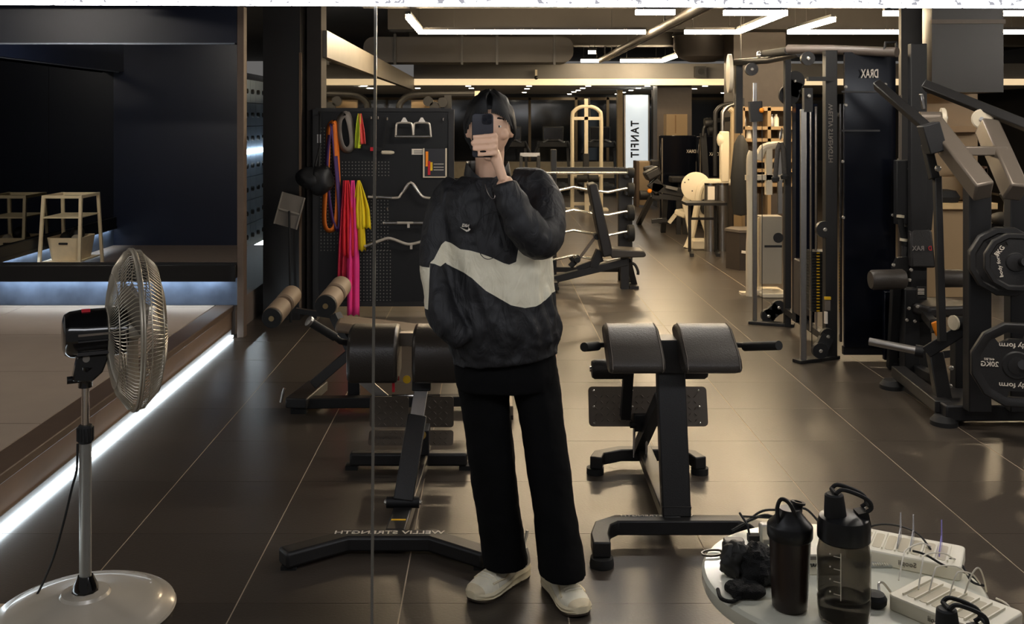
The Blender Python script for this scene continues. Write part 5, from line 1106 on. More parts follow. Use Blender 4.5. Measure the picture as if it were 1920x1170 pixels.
MB().bar(P(1358, 246, 13.4), P(1358, 342, 13.4), .12, .1, (0,1,0)).build('column', M_WHT, WM, bevel=.02); MB().ball(P(1352, 262, 13.4), (.06, .06, .1)).build('column_head', M_WHT, WM)
MB().tube(smooth_path([P(1368, 204, 13.6), P(1373, 209, 13.6), P(1375, 220, 13.6), P(1372, 300, 13.6), P(1368, 345, 13.6)], 4), .04, 10).build('arm_tube', mat('tan_tube', (150, 132, 104), .45), WM)
MB().lathe([(.0,0),(.10,0),(.10,.12),(.0,.12)], P(1330, 392, 13.35), (0,1,0), 18).build('rubber_stop', M_RUB, WM)
MB().bar(P(1358, 342, 13.4), V((P(1358, 0, 13.4).x, 13.4, 0)), .06, .06, (0,1,0)).build('column_leg', M_WHT, WM)
STD = thing('side_table', 'small black framed side table in front of the cream disc', 'table', (2.75, 12.75, 0)); YT = 12.8
MB().box((P(1281, 0, YT).x, 12.6, P(0, 380, YT).z-.02), (P(1357, 0, YT).x, 12.95, P(0, 378, YT).z)).build('top', M_BLK2, STD)
for px in (1293, 1341):
    x = P(px, 0, YT).x; MB().bar((x, YT, P(0, 380, YT).z), (x, YT, .03), .035, .035, (0,1,0)).build('leg', M_BLK, STD); MB().bar((x-.02, 12.55, .02), (x+.05, 12.95, .02), .05, .04).build('foot', M_BLK, STD)
MB().bar((P(1293, 0, YT).x, YT, P(0, 410, YT).z), (P(1341, 0, YT).x, YT, P(0, 410, YT).z), .03, .03).build('stretcher', M_BLK, STD)
for k, (px, w, lab) in enumerate(((1335, .085, 'slim steel bin behind the side table'), (1358, .075, 'wide steel bin behind the side table'))):
    x = P(px, 0, 13.05).x; zt3 = P(0, 345, 13.05).z; t_ = thing('steel_bin', lab, 'bin', (x, 13.12+.02*k, 0), 0, 'steel bins')
    MB().lathe([(.0, .0), (w, 0), (w, zt3-.02), (w*.96, zt3-.02), (.0, zt3-.02)], (x, 13.12+.02*k, 0), n=24).build('body', M_STL, t_); MB().lathe([(w*.7, 0), (w*1.04, 0), (w*1.04, .03), (w*.7, .03)], (x, 13.12+.02*k, zt3-.02), n=24).build('rim', M_CHR, t_)
    if k == 0: MB().box((x-.06, 13.12-w-.008, P(0, 375, 13).z), (x+.03, 13.12-w, P(0, 350, 13).z)).build('paper_label', M_TXT, t_)
# ---- black multi station with bag behind the pillar
MS = thing('multi_station', 'dark multi station with chrome arched tubes in the background', 'gym machine', (3.4, 14.0, 0))
for a, px in ((0, 1366), (1, 1352)): MB().tube(smooth_path([P(px+22, 194, 14.2), P(px+4, 197, 14.2), P(px-8, 207, 14.2), P(px-11, 225, 14.2), P(px-11, 330, 14.2)], 4), .03, 10).build('arched_tube', M_STL if a == 0 else M_BLK, MS)
MB().bar(P(1386, 184, 13.9), P(1386, 202, 13.9), .12, .1, (0,1,0)).build('top_block', M_BLK2, MS); MB().bar(P(1384, 200, 13.9), V((P(1384, 0, 13.9).x, 13.9, 0)), .13, .1, (0,1,0)).build('column', M_BLK2, MS)
MB().tube(smooth_path([P(1318, 255, 14.4), P(1320, 240, 14.4), P(1328, 232, 14.4), P(1342, 226, 14.4)], 4), .02, 8).build('curved_arm', M_BLK, MS)
for px, py in ((1325, 231), (1332, 245)): MB().lathe([(.0,0),(.07,0),(.07,.10),(.0,.10)], P(px-4, py, 14.4), (1,0,.1), 16).build('roller', M_BLK2, MS)
MB().bar(P(1318, 250, 14.5), V((P(1330, 0, 14.5).x, 14.5, 0)), .08, .08, (0,1,0)).build('rear_post', M_BLK2, MS); MB().bar(P(1342, 226, 14.4), P(1384, 222, 14.0), .06, .06).build('top_link', M_BLK2, MS)
BG = thing('punch_bag', 'dark tapered bag hanging between the white machine columns', 'bag', P(1388, 420, 11.8))
MB().lathe([(.0, 0), (.09, .02), (.115, .2), (.12, .45), (.08, .85), (.03, .95), (.0, .96)], P(1389, 405, 11.8), n=20).build('bag_body', mat('dark_bag', (30, 29, 28), .6, bump=.4, bscale=14), BG)
MB().tube([P(1389, 262, 11.8), P(1389, 224, 11.8), V((P(1389, 0, 11.8).x, 11.8, 3.3))], .008, 6).build('chain', M_BLK, BG)
bs = thing('plyo_box', 'low dark hexagonal box stand in front of the bag', 'box', (2.95, 11.6, 0))
MB().lathe([(.0, 0), (.22, 0), (.22, P(0, 428, 11.6).z-.03), (.0, P(0, 428, 11.6).z-.03)], (2.95, 11.6, 0), n=6).build('body', mat('box_dark', (58, 50, 44), .5), bs)
MB().lathe([(.0, 0), (.235, 0), (.235, .03), (.0, .03)], (2.95, 11.6, P(0, 428, 11.6).z-.03), n=6).build('lid', mat('lid_grey', (96, 88, 80), .5), bs)
MB().bar((2.85, 11.36, .22), (3.05, 11.36, .2), .01, .03).build('handle', M_TXT, bs)
# ---- white machine behind the cable machine
YK = 9.75
WK = thing('white_cable_tower', 'white curved frame machine partly behind the black cable machine', 'gym machine', (2.75, YK, 0))
MB().tube(smooth_path([G(1407, 555), P(1407, 470, YK), P(1409, 420, YK), P(1408, 350, YK), P(1408, 300, YK), P(1412, 285, YK)], 4), .045, 12).build('curved_column', M_WHT, WK)
MB().box(G(1407, 552)+V((-.1,-.05,0)), G(1407, 552)+V((.1,.05,.025))).build('foot_plate', M_WHT, WK)
MB().tube(smooth_path([P(1422, 300, YK), P(1428, 282, YK), P(1438, 275, YK), P(1460, 272, YK), P(1478, 276, YK)], 4), .04, 10).build('top_arch', M_WHT, WK)
MB().bar(P(1398, 333, YK), P(1480, 332, YK), .06, .05).build('cross_tube', M_WHT, WK); MB().bar(P(1441, 275, YK), P(1441, 365, YK), .06, .06, (0,1,0)).build('guide_tube', M_WHT, WK); MB().bar(P(1462, 285, YK), P(1462, 400, YK), .04, .04, (0,1,0)).build('guide_tube', M_STL, WK)
q = MB().box((P(1429, 0, YK).x, YK+.05, P(0, 535, YK).z), (P(1470, 0, YK).x, YK+.2, P(0, 406, YK).z)).build('stack_cover', mat('pale_cover', (150, 142, 128), .35, var=.15, nscale=3), WK, bevel=.01)
MB().lathe([(.03,0),(.05,0),(.05,.004),(.03,.004)], V((P(1462, 0, YK).x, YK+.05, P(0, 447, YK).z)), (0,-1,0), 18).build('logo_ring', M_BLK2, q)
MB().box((P(1436, 0, YK).x, YK+.046, P(0, 465, YK).z), (P(1469, 0, YK).x, YK+.052, P(0, 461, YK).z)).build('worn_print', M_BLK2, q)
MB().box((P(1424, 0, YK).x, YK-.1, 0), (P(1475, 0, YK).x, YK+.3, .045)).build('base', M_WHT, WK, bevel=.01); MB().bar(G(1407, 555)+V((0,0,.03)), V((P(1450, 0, YK).x, YK+.1, .03)), .06, .05).build('base_bar', M_WHT, WK)
MB().bar(V((P(1430, 0, YK).x, YK+.12, .04)), P(1430, 410, YK)+V((0,.12,0)), .03, .03, (0,1,0)).build('rear_tube', M_WHT, WK)
# tan furniture seen behind
TS = thing('storage_shelf', 'tan open storage shelf with bottles behind the cable machine', 'shelf', (3.25, 12.3, 0))
xs0, xs1 = P(1386, 0, 12.3).x, P(1482, 0, 12.3).x
for py in (205, 240, 262, 300, 318, 345): MB().box((xs0, 12.1, P(0, py, 12.3).z-.02), (xs1, 12.5, P(0, py, 12.3).z+.02)).build('shelf_board', M_TAN, TS)
for x in (xs0, (xs0+xs1)/2, xs1): MB().box((x-.02, 12.1, 0), (x+.02, 12.5, P(0, 200, 12.3).z)).build('side_board', M_TAN, TS)
MB().box((xs0, 12.48, .8), (xs1, 12.52, P(0, 200, 12.3).z)).build('back_board', mat('tan_back', (132, 110, 82), .5), TS)
for k, px in enumerate((1395, 1404, 1447, 1455, 1463, 1471)):
    c = V((P(px, 0, 12.2).x, 12.2, P(0, (240, 262, 240, 240, 262, 262)[k], 12.3).z+.02))
    tag(MB().lathe([(.0,0),(.035,0),(.035,.10),(.014,.13),(.014,.15),(.0,.15)], c, n=12).build('bottle', M_CRM if k % 2 else M_STL), ('small steel bottle at the left end of the tan shelf', 'small cream bottle on the lower tan shelf, leftmost', 'small steel bottle beside the rope on the tan shelf', 'small cream bottle right of the rope on the tan shelf', 'small steel bottle on the lower tan shelf, right part', 'small cream bottle at the right end of the tan shelf')[k], 'bottle', 'bottles on the tan shelf')
TB = thing('cardboard_box', 'tan cardboard box standing on top of the left black machine', 'box', (P(1266, 0, 16.7).x, 16.7, P(0, 254, 16.6).z))
MB().box((P(1248, 0, 16.7).x, 16.62, P(0, 254, 16.6).z), (P(1287, 0, 16.7).x, 16.9, P(0, 214, 16.7).z)).build('carton', M_TAN, TB)
MB().box((P(1264, 0, 16.7).x, 16.615, P(0, 250, 16.6).z), (P(1266, 0, 16.7).x, 16.621, P(0, 216, 16.7).z)).build('flap_seam', mat('seam_brown', (120, 92, 60), .6), TB)
# ---- arch machine over the board top
AM = thing('cable_crossover', 'dark arched cable crossover standing behind the accessory board', 'gym machine', (-.3, 14, 0)); YX = 14.0
MB().tube(smooth_path([V((P(748, 0, YX).x, YX, 0)), P(748, 260, YX), P(748, 205, YX), P(753, 190, YX), P(768, 180, YX), P(800, 177, YX), P(890, 176, YX)], 4), .05, 10).build('arch_tube', M_BLK, AM)
MB().bar(P(890, 176, YX), P(900, 176, YX), .08, .08).build('arm_end', M_WHT, AM)
for px, py in ((803, 190), (815, 200), (830, 192)): MB().lathe([(.0,0),(.07,0),(.07,.05),(.0,.05)], P(px, py, 13.9), (0,-1,0), 18).build('pulley', M_BLK2, AM)
MB().bar(P(840, 178, YX), V((P(840, 0, YX).x, YX, 0)), .1, .1, (0,1,0)).build('column', M_BLK2, AM)
MB().box((P(770, 0, YX).x, 14.1, P(0, 206, YX).z-.6), (P(825, 0, YX).x, 14.16, P(0, 187, YX).z)).build('stack_cover', M_TAN, AM)
MB().bar((P(748, 0, YX).x, YX, .03), (P(840, 0, YX).x, YX, .03), .1, .06).build('base', M_BLK2, AM)
# ---- white ladder shelf on the far stage with bins
def ladder(x, y, label):
    t = thing('ladder_shelf', label, 'shelf', (x, y, .25), 0); w, d, h = .36, .50, P(0, 358, 10.3).z-.25
    def lg(sx, sy): return V((x+sx*w/2*1.08, y+sy*d/2*1.15, .25)), V((x+sx*w/2, y+sy*d/2*.85, .25+h))
    m = mat('cream_metal', (220, 202, 166), .45)
    for sx in (-1, 1):
        for sy in (-1, 1): a, b = lg(sx, sy); MB().bar(a, b, .028, .028, (0,1,0)).build('leg', m, t)
    for k, f in enumerate((.0, .72, 1.)):
        z = .25+h*(.14 if k == 0 else f)
        if k < 2: MB().box((x-w/2, y-d/2, z-.012), (x+w/2, y+d/2, z)).build('shelf_board', m, t)
    z = .25+h
    for sy in (-1, 1): MB().bar((x-w/2, y+sy*d/2*.85, z-.014), (x+w/2, y+sy*d/2*.85, z-.014), .026, .028).build('top_rail', m, t)
    for sx in (-1, 1): MB().bar((x+sx*w/2, y-d/2*.85, z-.014), (x+sx*w/2, y+d/2*.85, z-.014), .026, .028).build('top_rail', m, t)
    zs = .25+h*.14
    c = thing('storage_bin', 'cream plastic bin with a hand slot on the ladder shelf', 'bin', (x, y, zs))
    rings = []
    for zz, k in ((0, .82), (.22, 1.), (.22, .94), (.01, .78)): rings.append([V((x+a*k, y+b*k, zs+zz)) for a, b in rrect(.34, .40, .05)])
    MB().loft(rings).build('bin_body', mat('cream_bin', (226, 206, 168), .5), c); MB().prism(rrect(.09, .02, .009), (x, y-.196, zs+.165), (1,0,0), (0,0,1), (0,.004,0)).build('hand_slot', M_RUB, c)
    for k, (dx, dy, r) in enumerate(((-.06, .02, .06), (.07, -.05, .055), (.02, .1, .07))):
        tag(MB().ball((x+dx, y+dy, zs+.02+r*3), r, 12).build('massage_ball', (M_RUB, M_CRM, M_BLK)[k]), ('black', 'cream', 'dark grey')[k]+' massage ball in the cream bin', 'ball', None)
    return t
ladder(-4.15, 9.9, 'cream metal ladder shelf on the far stage')
# ================================================================ PERSON
PX, PY = .05, 3.64
PR = thing('person', 'person in a black and cream jacket and black trousers taking a phone photo', 'person', (PX, PY, 0))
M_SKIN = mat('skin', (226, 184, 154), .5, var=.06, nscale=20)
def q(px, py, Y=3.60): return P(px, py, Y)
def ell(c, a, b, n=28, e=2., ang=0.):       # horizontal super-ellipse ring
    out = []
    for i in range(n):
        t = 2*PI*i/n; x = math.copysign(abs(math.cos(t))**(2/e), math.cos(t))*a; y = math.copysign(abs(math.sin(t))**(2/e), math.sin(t))*b
        out.append(V(c)+V((x, y, 0)))
    return out
# --- body: one continuous remeshed figure
bd = MB(); HC = V((q(918, 240).x, 3.63, P(0, 178, 3.63).z-.118))     # head centre
HW, HDp, HHt = .078, .098, .118
hv = MB().ball(HC, (HW, HDp, HHt), 40)
for i, p in enumerate(hv.v):
    d = p-HC; z = d.z/HHt
    if z < 0: d.x *= 1-.30*(-z)**1.6; d.y *= 1-.18*(-z)**1.5
    if d.y < 0 and z < 0: d.y -= .010*(-z)*(1-abs(d.x)/HW)
    hv.v[i] = HC+d
bd.add(hv.v, hv.f)
fy = HC.y-HDp
bd.tube([(HC.x, fy+.012, HC.z+.012), (HC.x, fy-.006, HC.z-.015), (HC.x, fy-.016, HC.z-.034), (HC.x, fy+.006, HC.z-.044)], [.007, .009, .013, .010], 10)     # nose
bd.ball((HC.x, fy+.012, HC.z-.068), (.024, .012, .007), 12); bd.ball((HC.x, fy+.014, HC.z-.078), (.021, .012, .008), 12)                                         # lips
bd.ball((HC.x, fy+.022, HC.z-.104), (.026, .02, .016), 12)
for s_ in (-1, 1):
    bd.ball((HC.x+s_*.030, fy+.026, HC.z+.028), (.024, .016, .008), 12)       # brow
    bd.ball((HC.x+s_*.048, fy+.035, HC.z-.025), (.022, .02, .02), 12)         # cheek
    bd.ball((HC.x+s_*.080, HC.y+.008, HC.z-.008), (.010, .020, .032), 12)     # ear
bd.tube([HC+V((0, .02, -.06)), HC+V((0, .03, -.13)), HC+V((0, .04, -.20)), HC+V((0, .045, -.26))], [.056, .052, .056, .075], 16)
tx = q(935, 400).x
bd.loft([ell((tx, 3.66, z), a, b) for z, a, b in ((1.46, .09, .07), (1.42, .16, .09), (1.32, .17, .11), (1.1, .15, .10), (.95, .155, .11), (.86, .16, .11))])
bd.tube([q(1005, 358, 3.63), q(1018, 440, 3.55), q(975, 395, 3.42), q(944, 338, 3.38)], [.055, .045, .038, .028], 12)
bd.tube([q(850, 372, 3.66), q(822, 475, 3.66), q(838, 590, 3.56), q(850, 625, 3.54)], [.055, .044, .036, .028], 12)
bd.tube([q(905, 660, 3.7), q(912, 850, 3.7), q(945, 1050, 3.70)], [.085, .06, .04], 12); bd.tube([q(1000, 660, 3.68), q(1022, 860, 3.66), q(1050, 1060, 3.62)], [.085, .06, .04], 12)
# right hand holding the phone: palm, four fingers around the far edge, thumb
WR = q(944, 338, 3.38); PHC = q(905, 254, 3.36)      # phone centre
palm = q(931, 300, 3.385)
bd.tube([WR, WR.lerp(palm, .5), palm, palm+V((-.006, 0, .030))], [.026, .028, .033, .026], 14, flat=.62)
for k, (z, l, rr) in enumerate(((.030, .075, .0092), (.010, .082, .0096), (-.010, .076, .0092), (-.030, .060, .0080))):
    b0_ = palm+V((-.006, -.004, z*.8+.012)); pz_ = PHC.z-.035+z
    bd.tube(smooth_path([b0_, V((PHC.x+.042, PHC.y-.012, pz_+.004)), V((PHC.x+.030, PHC.y-.0185, pz_+.004)), V((PHC.x+.042-l, PHC.y-.0165, pz_))], 3), [rr*1.05]*4+[rr]*3+[rr*.92, rr*.85, rr*.8][:3], 8)
bd.tube(smooth_path([palm+V((-.004, .014, .0)), palm+V((-.016, .028, .026)), V((PHC.x+.030, PHC.y+.020, PHC.z-.018)), V((PHC.x+.010, PHC.y+.016, PHC.z-.004))], 3), [.013]*4+[.011]*3+[.0095]*3, 8)
body = bd.build('body', M_SKIN, PR)
rm = body.modifiers.new('remesh', 'REMESH'); rm.mode = 'VOXEL'; rm.voxel_size = .0042; rm.use_smooth_shade = True
sm = body.modifiers.new('smooth', 'SMOOTH'); sm.factor = .5; sm.iterations = 3
for s_ in (-1, 1):
    e = MB().ball((HC.x+s_*.031, fy+.020, HC.z+.004), (.0125, .010, .0085), 12).build('eye', mat('eye_white', (225, 220, 212), .2), PR)
    MB().ball((HC.x+s_*.031, fy+.0115, HC.z+.004), (.0058, .003, .0058), 10).build('iris', mat('iris_dark', (30, 20, 16), .15), e)
    MB().tube([(HC.x+s_*.015, fy+.016, HC.z+.030), (HC.x+s_*.032, fy+.012, HC.z+.034), (HC.x+s_*.050, fy+.022, HC.z+.028)], .0035, 6).build('eyebrow', mat('hair_black', (10, 9, 9), .6), PR)
# hair: cap over the skull with parted fringe
hr = MB(); n = 40
cap = MB().ball(HC+V((0, .010, .006)), (HW+.016, HDp+.012, HHt+.012), n)
for i, p in enumerate(cap.v):
    d = p-HC; front = max(0, -d.y/HDp); lim = .062*front+(-.03)*(1-front) if d.y < .02 else -.09
    k = 1+.09*noise.noise(V((d.x*70, d.y*70, d.z*14)))
    d = V((d.x*k, d.y*k, d.z*k))
    if d.z < lim: d = V((d.x*.80, d.y*.80, lim))
    cap.v[i] = HC+d
hair = cap.build('hair', mat('hair_black', (10, 9, 9), .6), PR, sharp=None); hair.data.shade_smooth()
lk_ = MB()
for k in range(26):
    s_ = -1 if k < 13 else 1; t = (k % 13)/12; x = s_*(.008+.075*t)
    r0 = HC+V((s_*.004, -.050+.01*t, HHt+.008-.004*t)); r2 = HC+V((x, -HDp*math.sqrt(max(.02, 1-(x/(HW+.014))**2))-.010, .050-.055*t*t)); r1 = r0.lerp(r2, .45)+V((s_*.010, -.022, .014))
    lk_.tube(smooth_path([r0, r1, r2], 4), [.007]*3+[.006]*3+[.005, .004, .002][:3], 6, flat=.6)
lk_.build('fringe', MATS['hair_black'], hair)
# --- jacket
YJ = 3.47
def jz(py): return CH-(py-CY)*YJ/F
def jx(px): return (px-CX)*YJ/F
mj = bpy.data.materials.new('jacket_nylon'); mj.use_nodes = True; nt = mj.node_tree; bs_ = nt.nodes['Principled BSDF']
tc_ = nt.nodes.new('ShaderNodeTexCoord'); sep = nt.nodes.new('ShaderNodeSeparateXYZ'); nt.links.new(tc_.outputs['Object'], sep.inputs[0])
XA, XB, ZA, ZB = jx(780), jx(1070), jz(700), jz(300)
def mr(sock, a, b, c, d):
    m_ = nt.nodes.new('ShaderNodeMapRange'); m_.clamp = True
    for i, v_ in enumerate((a, b, c, d)): m_.inputs[i+1].default_value = v_
    nt.links.new(sock, m_.inputs[0]); return m_.outputs[0]
un = mr(sep.outputs['X'], XA-PX, XB-PX, 0, 1); zn = mr(sep.outputs['Z'], ZA, ZB, 0, 1)
def fcurve(pts):
    c = nt.nodes.new('ShaderNodeFloatCurve'); cv = c.mapping.curves[0]
    P_ = [((jx(a)-XA)/(XB-XA), (jz(b)-ZA)/(ZB-ZA)) for a, b in pts]
    cv.points[0].location = P_[0]; cv.points[1].location = P_[-1]
    for a in P_[1:-1]: cv.points.new(*a)
    for p in cv.points: p.handle_type = 'VECTOR'
    c.mapping.update(); nt.links.new(un, c.inputs['Value']); return c.outputs[0]
up_ = fcurve([(780, 505), (804, 505), (805, 496), (812, 490), (826, 463), (833, 457), (845, 460), (862, 469), (880, 471), (900, 476), (925, 485), (945, 494), (955, 497), (968, 492), (972, 468), (980, 474), (1003, 490), (1022, 483), (1040, 476), (1046, 556), (1070, 560)])
lo_ = fcurve([(780, 580), (803, 580), (804.5, 497), (813, 498), (825, 503), (834, 497), (836, 500), (846, 505), (870, 514), (885, 523), (910, 545), (935, 560), (958, 572), (985, 579), (1005, 577), (1024, 568), (1036, 557), (1046, 556.5), (1070, 561)])
def math_(op, a, b):
    m_ = nt.nodes.new('ShaderNodeMath'); m_.operation = op
    nt.links.new(a, m_.inputs[0])
    if isinstance(b, float): m_.inputs[1].default_value = b
    else: nt.links.new(b, m_.inputs[1])
    return m_.outputs[0]
mask = math_('MULTIPLY', math_('LESS_THAN', zn, up_), math_('GREATER_THAN', zn, lo_))
nz_ = nt.nodes.new('ShaderNodeTexNoise'); nz_.inputs['Scale'].default_value = 10; nt.links.new(tc_.outputs['Object'], nz_.inputs['Vector'])
mx1 = nt.nodes.new('ShaderNodeMix'); mx1.data_type = 'RGBA'; mx1.inputs[6].default_value = (*lin((21, 21, 24)), 1); mx1.inputs[7].default_value = (*lin((222, 214, 190)), 1)
nt.links.new(mask, mx1.inputs[0]); nt.links.new(mx1.outputs[2], bs_.inputs['Base Color']); bs_.inputs['Roughness'].default_value = .62
mp = nt.nodes.new('ShaderNodeMapping'); mp.inputs['Scale'].default_value = (1.6, 1.6, .7); mp.inputs['Rotation'].default_value = (0, .5, 0); nt.links.new(tc_.outputs['Object'], mp.inputs[0])
n3 = nt.nodes.new('ShaderNodeTexNoise'); n3.inputs['Scale'].default_value = 11; n3.inputs['Detail'].default_value = 5; n3.inputs['Distortion'].default_value = 1.2; nt.links.new(mp.outputs[0], n3.inputs['Vector'])
bpn = nt.nodes.new('ShaderNodeBump'); bpn.inputs['Strength'].default_value = .5; bpn.inputs['Distance'].default_value = .03; nt.links.new(n3.outputs['Fac'], bpn.inputs['Height']); nt.links.new(bpn.outputs[0], bs_.inputs['Normal'])
jk = MB(); rings = []
for py, cx_, hw, dp in ((332, 915, 48, .075), (345, 915, 68, .09), (358, 918, 92, .105), (375, 922, 104, .12), (410, 926, 104, .135), (460, 931, 104, .14), (520, 935, 103, .145), (570, 938, 106, .15), (605, 940, 110, .155), (630, 943, 109, .15), (648, 946, 102, .14), (657, 947, 98, .135), (672, 948, 98, .135)):
    Yc = 3.62; c = P(cx_, py, Yc); ring_ = ell(c, hw*Yc/F, dp, 36, 2.3)
    for i, p in enumerate(ring_):
        p.z += (.022 if py > 640 else .0)*((p.x-c.x)/.2)
        f_ = .010*math.sin(i*2.6+py*.05) if 560 < py < 650 else .004*math.sin(i*1.9+py*.07)
        ring_[i] = p+(p-c).normalized()*f_
    rings.append(ring_)
jk.loft(rings)
jk.tube(smooth_path([q(860, 352, 3.64), q(838, 380, 3.62), q(822, 430, 3.60), q(816, 480, 3.58), q(818, 530, 3.54), q(826, 580, 3.50), q(848, 618, 3.49), q(870, 640, 3.5)], 3), [.060]*3+[.062]*3+[.060]*3+[.056]*3+[.050]*3+[.054]*3+[.048]*3+[.035], 18)
jk.tube(smooth_path([q(965, 345, 3.64), q(1000, 348, 3.62), q(1018, 375, 3.58), q(1022, 420, 3.52), q(1014, 447, 3.46), q(996, 440, 3.41), q(970, 400, 3.385), q(954, 365, 3.38), q(946, 343, 3.385)], 3), [.060]*3+[.068]*3+[.074]*3+[.076]*3+[.074]*3+[.066]*3+[.054]*3+[.042]*3+[.036], 20)
jo = jk.build('jacket', mj, PR)
rm = jo.modifiers.new('remesh', 'REMESH'); rm.mode = 'VOXEL'; rm.voxel_size = .007; rm.use_smooth_shade = True
sm = jo.modifiers.new('smooth', 'SMOOTH'); sm.factor = .5; sm.iterations = 6
tx_ = bpy.data.textures.new('folds', 'CLOUDS'); tx_.noise_scale = .085; tx_.noise_depth = 2
dm = jo.modifiers.new('folds', 'DISPLACE'); dm.texture = tx_; dm.strength = .016; dm.mid_level = .5; dm.texture_coords = 'LOCAL'
# collar, zip placket, logo, cord
co = MB(); cr = []
for z, a, b in ((1.500, .088, .085), (1.53, .086, .083), (1.565, .080, .080), (1.575, .077, .078), (1.565, .072, .074), (1.52, .078, .075)):
    rg = ell((q(914, 0).x, 3.655, z), a, b, 32)
    for i, p in enumerate(rg):
        fr = max(0, -(p.y-3.655)/b); rg[i] = p+V((0, -.012*fr, -.060*fr**2))
    cr.append(rg)
mjb = mat('black_nylon', (27, 27, 29), .5, bump=.5, bscale=30)
co.loft(cr, caps=False); co.build('collar', mjb, jo)
fyj = 3.47
MB().bar(q(916, 352, fyj+.02), q(950, 470, fyj-.005), .012, .004, (0,1,0)).build('zip_flap', mat('zip_black', (14, 14, 15), .6), jo)
def swoosh(o, w, h):
    base = [(0, .0), (.18, -.30), (.38, -.36), (1., .36), (.42, -.10), (.27, -.10), (.20, .02), (.22, .30)]
    return [(o[0]-a*w, o[1]+b*h) for a, b in base]
lg_o = q(880, 424, 3.468)
MB().prism(swoosh((.0, -.012), .036, .020), lg_o+V((.004, 0, 0)), (1,0,0), (0,0,1), (0,.02,0)).build('chest_logo_mark', M_TXT, jo)
text('chest_logo_text', 'NIKE', jo, lg_o+V((-.013, .004, .0015)), (-1,0,.08), (.25,0,1), .014, M_TXT, .022, .024, .012)
MB().tube(smooth_path([q(905, 338, 3.56), q(906, 352, 3.46), q(910, 380, 3.44), q(926, 396, 3.43), q(944, 398, 3.425), q(952, 425, 3.425), q(950, 450, 3.43), q(940, 472, 3.435), q(918, 486, 3.43), q(902, 478, 3.435), q(893, 450, 3.445), q(894, 422, 3.445), q(908, 404, 3.44), q(930, 398, 3.43)], 5), .0014, 6).build('earphone_cord', M_RUB, jo)
MB().tube(smooth_path([q(908, 335, 3.575), q(912, 355, 3.50), q(922, 372, 3.465), q(928, 366, 3.47), q(920, 335, 3.575)], 5), .0012, 6).build('necklace', M_STL, jo)
# --- trousers
mt_ = mat('black_trouser', (8, 8, 9), .9, bump=.5, bscale=18, spec=.2)
tr = MB()
tr.loft([ell(P(948, py, 3.64), hw*3.64/F, dp, 30, 2.4) for py, hw, dp in ((640, 88, .11), (670, 95, .12), (700, 96, .125), (725, 92, .12))])
def leg(rows): tr.loft([ell(P(c, py, Y), hw*Y/F, dp, 28, 2.2) for py, c, hw, Y, dp in rows])
leg(((690, 905, 50, 3.66, .105), (740, 908, 47, 3.68, .105), (800, 915, 45, 3.68, .10), (860, 921, 44, 3.67, .098), (960, 934, 41, 3.68, .095), (1010, 941, 41, 3.70, .098), (1040, 946, 43, 3.71, .105), (1052, 947, 43.5, 3.71, .108)))
leg(((690, 1000, 46, 3.66, .105), (740, 1008, 44, 3.66, .105), (800, 1018, 42, 3.64, .10), (860, 1025, 41, 3.62, .098), (960, 1040, 41, 3.60, .097), (1010, 1047, 43, 3.59, .10), (1055, 1053, 45, 3.58, .108), (1072, 1054, 45, 3.58, .112)))
to = tr.build('trousers', mt_, PR)
rm = to.modifiers.new('remesh', 'REMESH'); rm.mode = 'VOXEL'; rm.voxel_size = .007; rm.use_smooth_shade = True
sm = to.modifiers.new('smooth', 'SMOOTH'); sm.factor = .5; sm.iterations = 4
dm = to.modifiers.new('folds', 'DISPLACE'); dm.texture = tx_; dm.strength = .012; dm.mid_level = .5; dm.texture_coords = 'LOCAL'
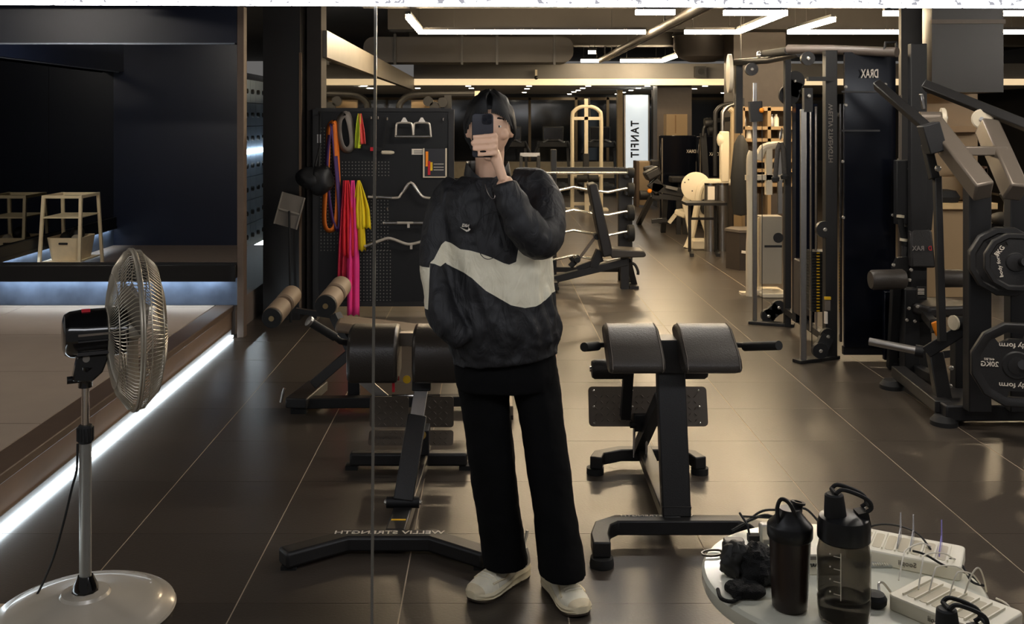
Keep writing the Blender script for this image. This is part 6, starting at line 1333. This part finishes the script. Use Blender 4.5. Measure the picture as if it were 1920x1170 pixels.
# --- sneakers
M_SHOE = mat('cream_leather', (240, 232, 208), .5, var=.12, nscale=30, bump=.4, bscale=60); M_SOLE = mat('cream_sole', (230, 216, 182), .6, var=.12, nscale=25)
def shoe(heel, toe, label):
    h_, t_ = V((*heel, 0)), V((*toe, 0)); u = (t_-h_).normalized(); s_ = V((-u.y, u.x, 0)); L = (t_-h_).length
    def pt(a, b, z): return h_+u*(a*L)+s_*b+UP*z
    W = [(0, .020), (.02, .030), (.06, .037), (.15, .041), (.35, .040), (.52, .046), (.68, .053), (.80, .053), (.90, .045), (.96, .032), (.99, .020), (1., .012)]
    def lerp_(T, a):
        for (a0, w0), (a1, w1) in zip(T[:-1], T[1:]):
            if a <= a1: return w0+(w1-w0)*(a-a0)/(a1-a0)
        return T[-1][1]
    def w(a): return lerp_(W, a)
    def lift(a): return .014*max(0, (a-.75)/.25)**2+.006*max(0, (.1-a)/.1)
    def th(a): return lerp_([(0, .052), (.3, .050), (.5, .040), (.8, .034), (1, .030)], a)
    ST = [0, .01, .03, .06, .1, .15, .2, .24, .26, .3, .36, .40, .42, .48, .55, .6, .62, .68, .74, .8, .85, .9, .94, .97, .99, 1.]
    rings = []
    for a in ST:
        ww = w(a); l = lift(a); T = th(a); notch = .007 if a in (.24, .40, .60) else 0
        rings.append([pt(a, b*ww*f, l+z) for b, f, z in ((-1, .90, .006+notch), (1, .90, .006+notch), (1, 1.08, .014), (1, 1.02, T*.5), (1, 1.12, T*.78), (1, 1.0, T), (-1, 1.0, T), (-1, 1.12, T*.78), (-1, 1.02, T*.5), (-1, 1.08, .014))])
    root = MB().loft(rings).build('sneaker', M_SOLE, PR, label=label)
    MB().loft([[pt(a, b*w(a)*.96, lift(a)+z) for b, z in ((-1, 0), (1, 0), (1, .007), (-1, .007))] for a in ST]).build('outsole', mat('dark_outsole', (54, 44, 34), .7), root)
    TOP = [(0, .118), (.05, .128), (.22, .124), (.32, .122), (.45, .104), (.6, .086), (.75, .074), (.86, .066), (.93, .058), (.97, .050), (1., .042)]
    def zz(a, t): z0 = th(a)+lift(a)-.006; tp_ = max(lerp_(TOP, a), z0+.004); return z0+(tp_-z0)*math.sin(t)**(.8 if a < .6 else .6)
    def side(a, t, k=1.): return pt(a, math.cos(t)*w(a)*(.99-.30*math.sin(t)*(1 if a < .5 else max(.15, 1-(a-.5)*2)))*k, zz(a, t)+(k-1)*.03)
    TT = [PI*i/16 for i in range(17)]
    MB().loft([[side(a, t) for t in TT] for a in [.012+.975*k/30 for k in range(31)]]).build('upper', M_SHOE, root)
    lc = MB()
    for k in range(6):
        a = .52+k*.046
        lc.tube([side(a-.01, .27*PI, 1.03), side(a, .4*PI, 1.05), side(a+.012, .5*PI, 1.07), side(a, .6*PI, 1.05), side(a-.01, .73*PI, 1.03)], .0042, 6)
    lc.tube(smooth_path([side(.36, .5*PI, 1.06), side(.40, .66*PI, 1.3), side(.45, .80*PI, 1.25), side(.43, .9*PI, 1.15)], 4), .0032, 6)
    lc.tube(smooth_path([side(.36, .5*PI, 1.06), side(.38, .34*PI, 1.3), side(.45, .22*PI, 1.3), side(.50, .2*PI, 1.15)], 4), .0032, 6)
    lc.build('laces', M_CRM, root)
    tg = MB(); tg.loft([[side(a, t, 1.025) for t in TT] for a in (.905, .92, .94, .96, .975, .99)]); tg.build('toe_cap', mat('tan_leather', (222, 206, 172), .55, var=.15, nscale=30), root)
    for lo_t, hi_t in ((.02*PI, .26*PI), (.74*PI, .98*PI)):
        b = MB(); b.loft([[side(a, lo_t+(hi_t-lo_t)*i/5, 1.022) for i in range(6)]+[side(a, hi_t-(hi_t-lo_t)*i/5, .99) for i in range(6)] for a in (.44, .50, .56, .62, .68)]); b.build('side_overlay', M_CRM, root)
        b = MB(); b.loft([[side(a, lo_t+(hi_t-lo_t)*i/5, 1.03) for i in range(6)]+[side(a, hi_t-(hi_t-lo_t)*i/5, .99) for i in range(6)] for a in (.02, .06, .12, .17)]); b.build('heel_counter', mat('grey_stripe', (150, 144, 134), .5), root)
        b = MB(); b.tube([side(a, (lo_t+hi_t)/2+.16*math.sin(a*9), 1.03) for a in (.18, .25, .32, .4, .47, .54, .62, .7, .76)], .004, 6); b.build('side_seam', M_SOLE, root)
    MB().tube([pt(.03, 0, .115), pt(-.005, 0, .135), pt(-.03, 0, .155), pt(-.035, 0, .163)], .006, 6).build('heel_tab', M_CRM, root)
shoe((.132, 3.80), (-.072, 3.565), 'cream chunky sneaker turned to the left')
shoe((.215, 3.73), (.318, 3.455), 'cream chunky sneaker pointing to the front')
# --- phone
ph = thing('phone', 'dark phone held up in front of the face of the person', 'phone', (PHC.x, PHC.y, PHC.z-.075))
MB().prism(rrect(.072, .148, .012), PHC+V((0,-.004,0)), (1,0,0), (0,0,1), (0,.008,0)).build('phone_body', mat('phone_graphite', (44, 44, 50), .25, .3), ph, bevel=.002)
ci = MB().prism(rrect(.034, .034, .008), PHC+V((.015,-.0065,.054)), (1,0,0), (0,0,1), (0,.003,0)).build('camera_island', mat('phone_glass', (28, 28, 34), .12), ph)
for dx, dz in ((.008, .008), (.008, -.008), (-.007, .0)): MB().lathe([(.0, 0), (.0065, 0), (.0065, .002), (.0, .002)], PHC+V((.015+dx,-.0065,.054+dz)), (0,-1,0), 16).build('lens', M_NAVY, ci)
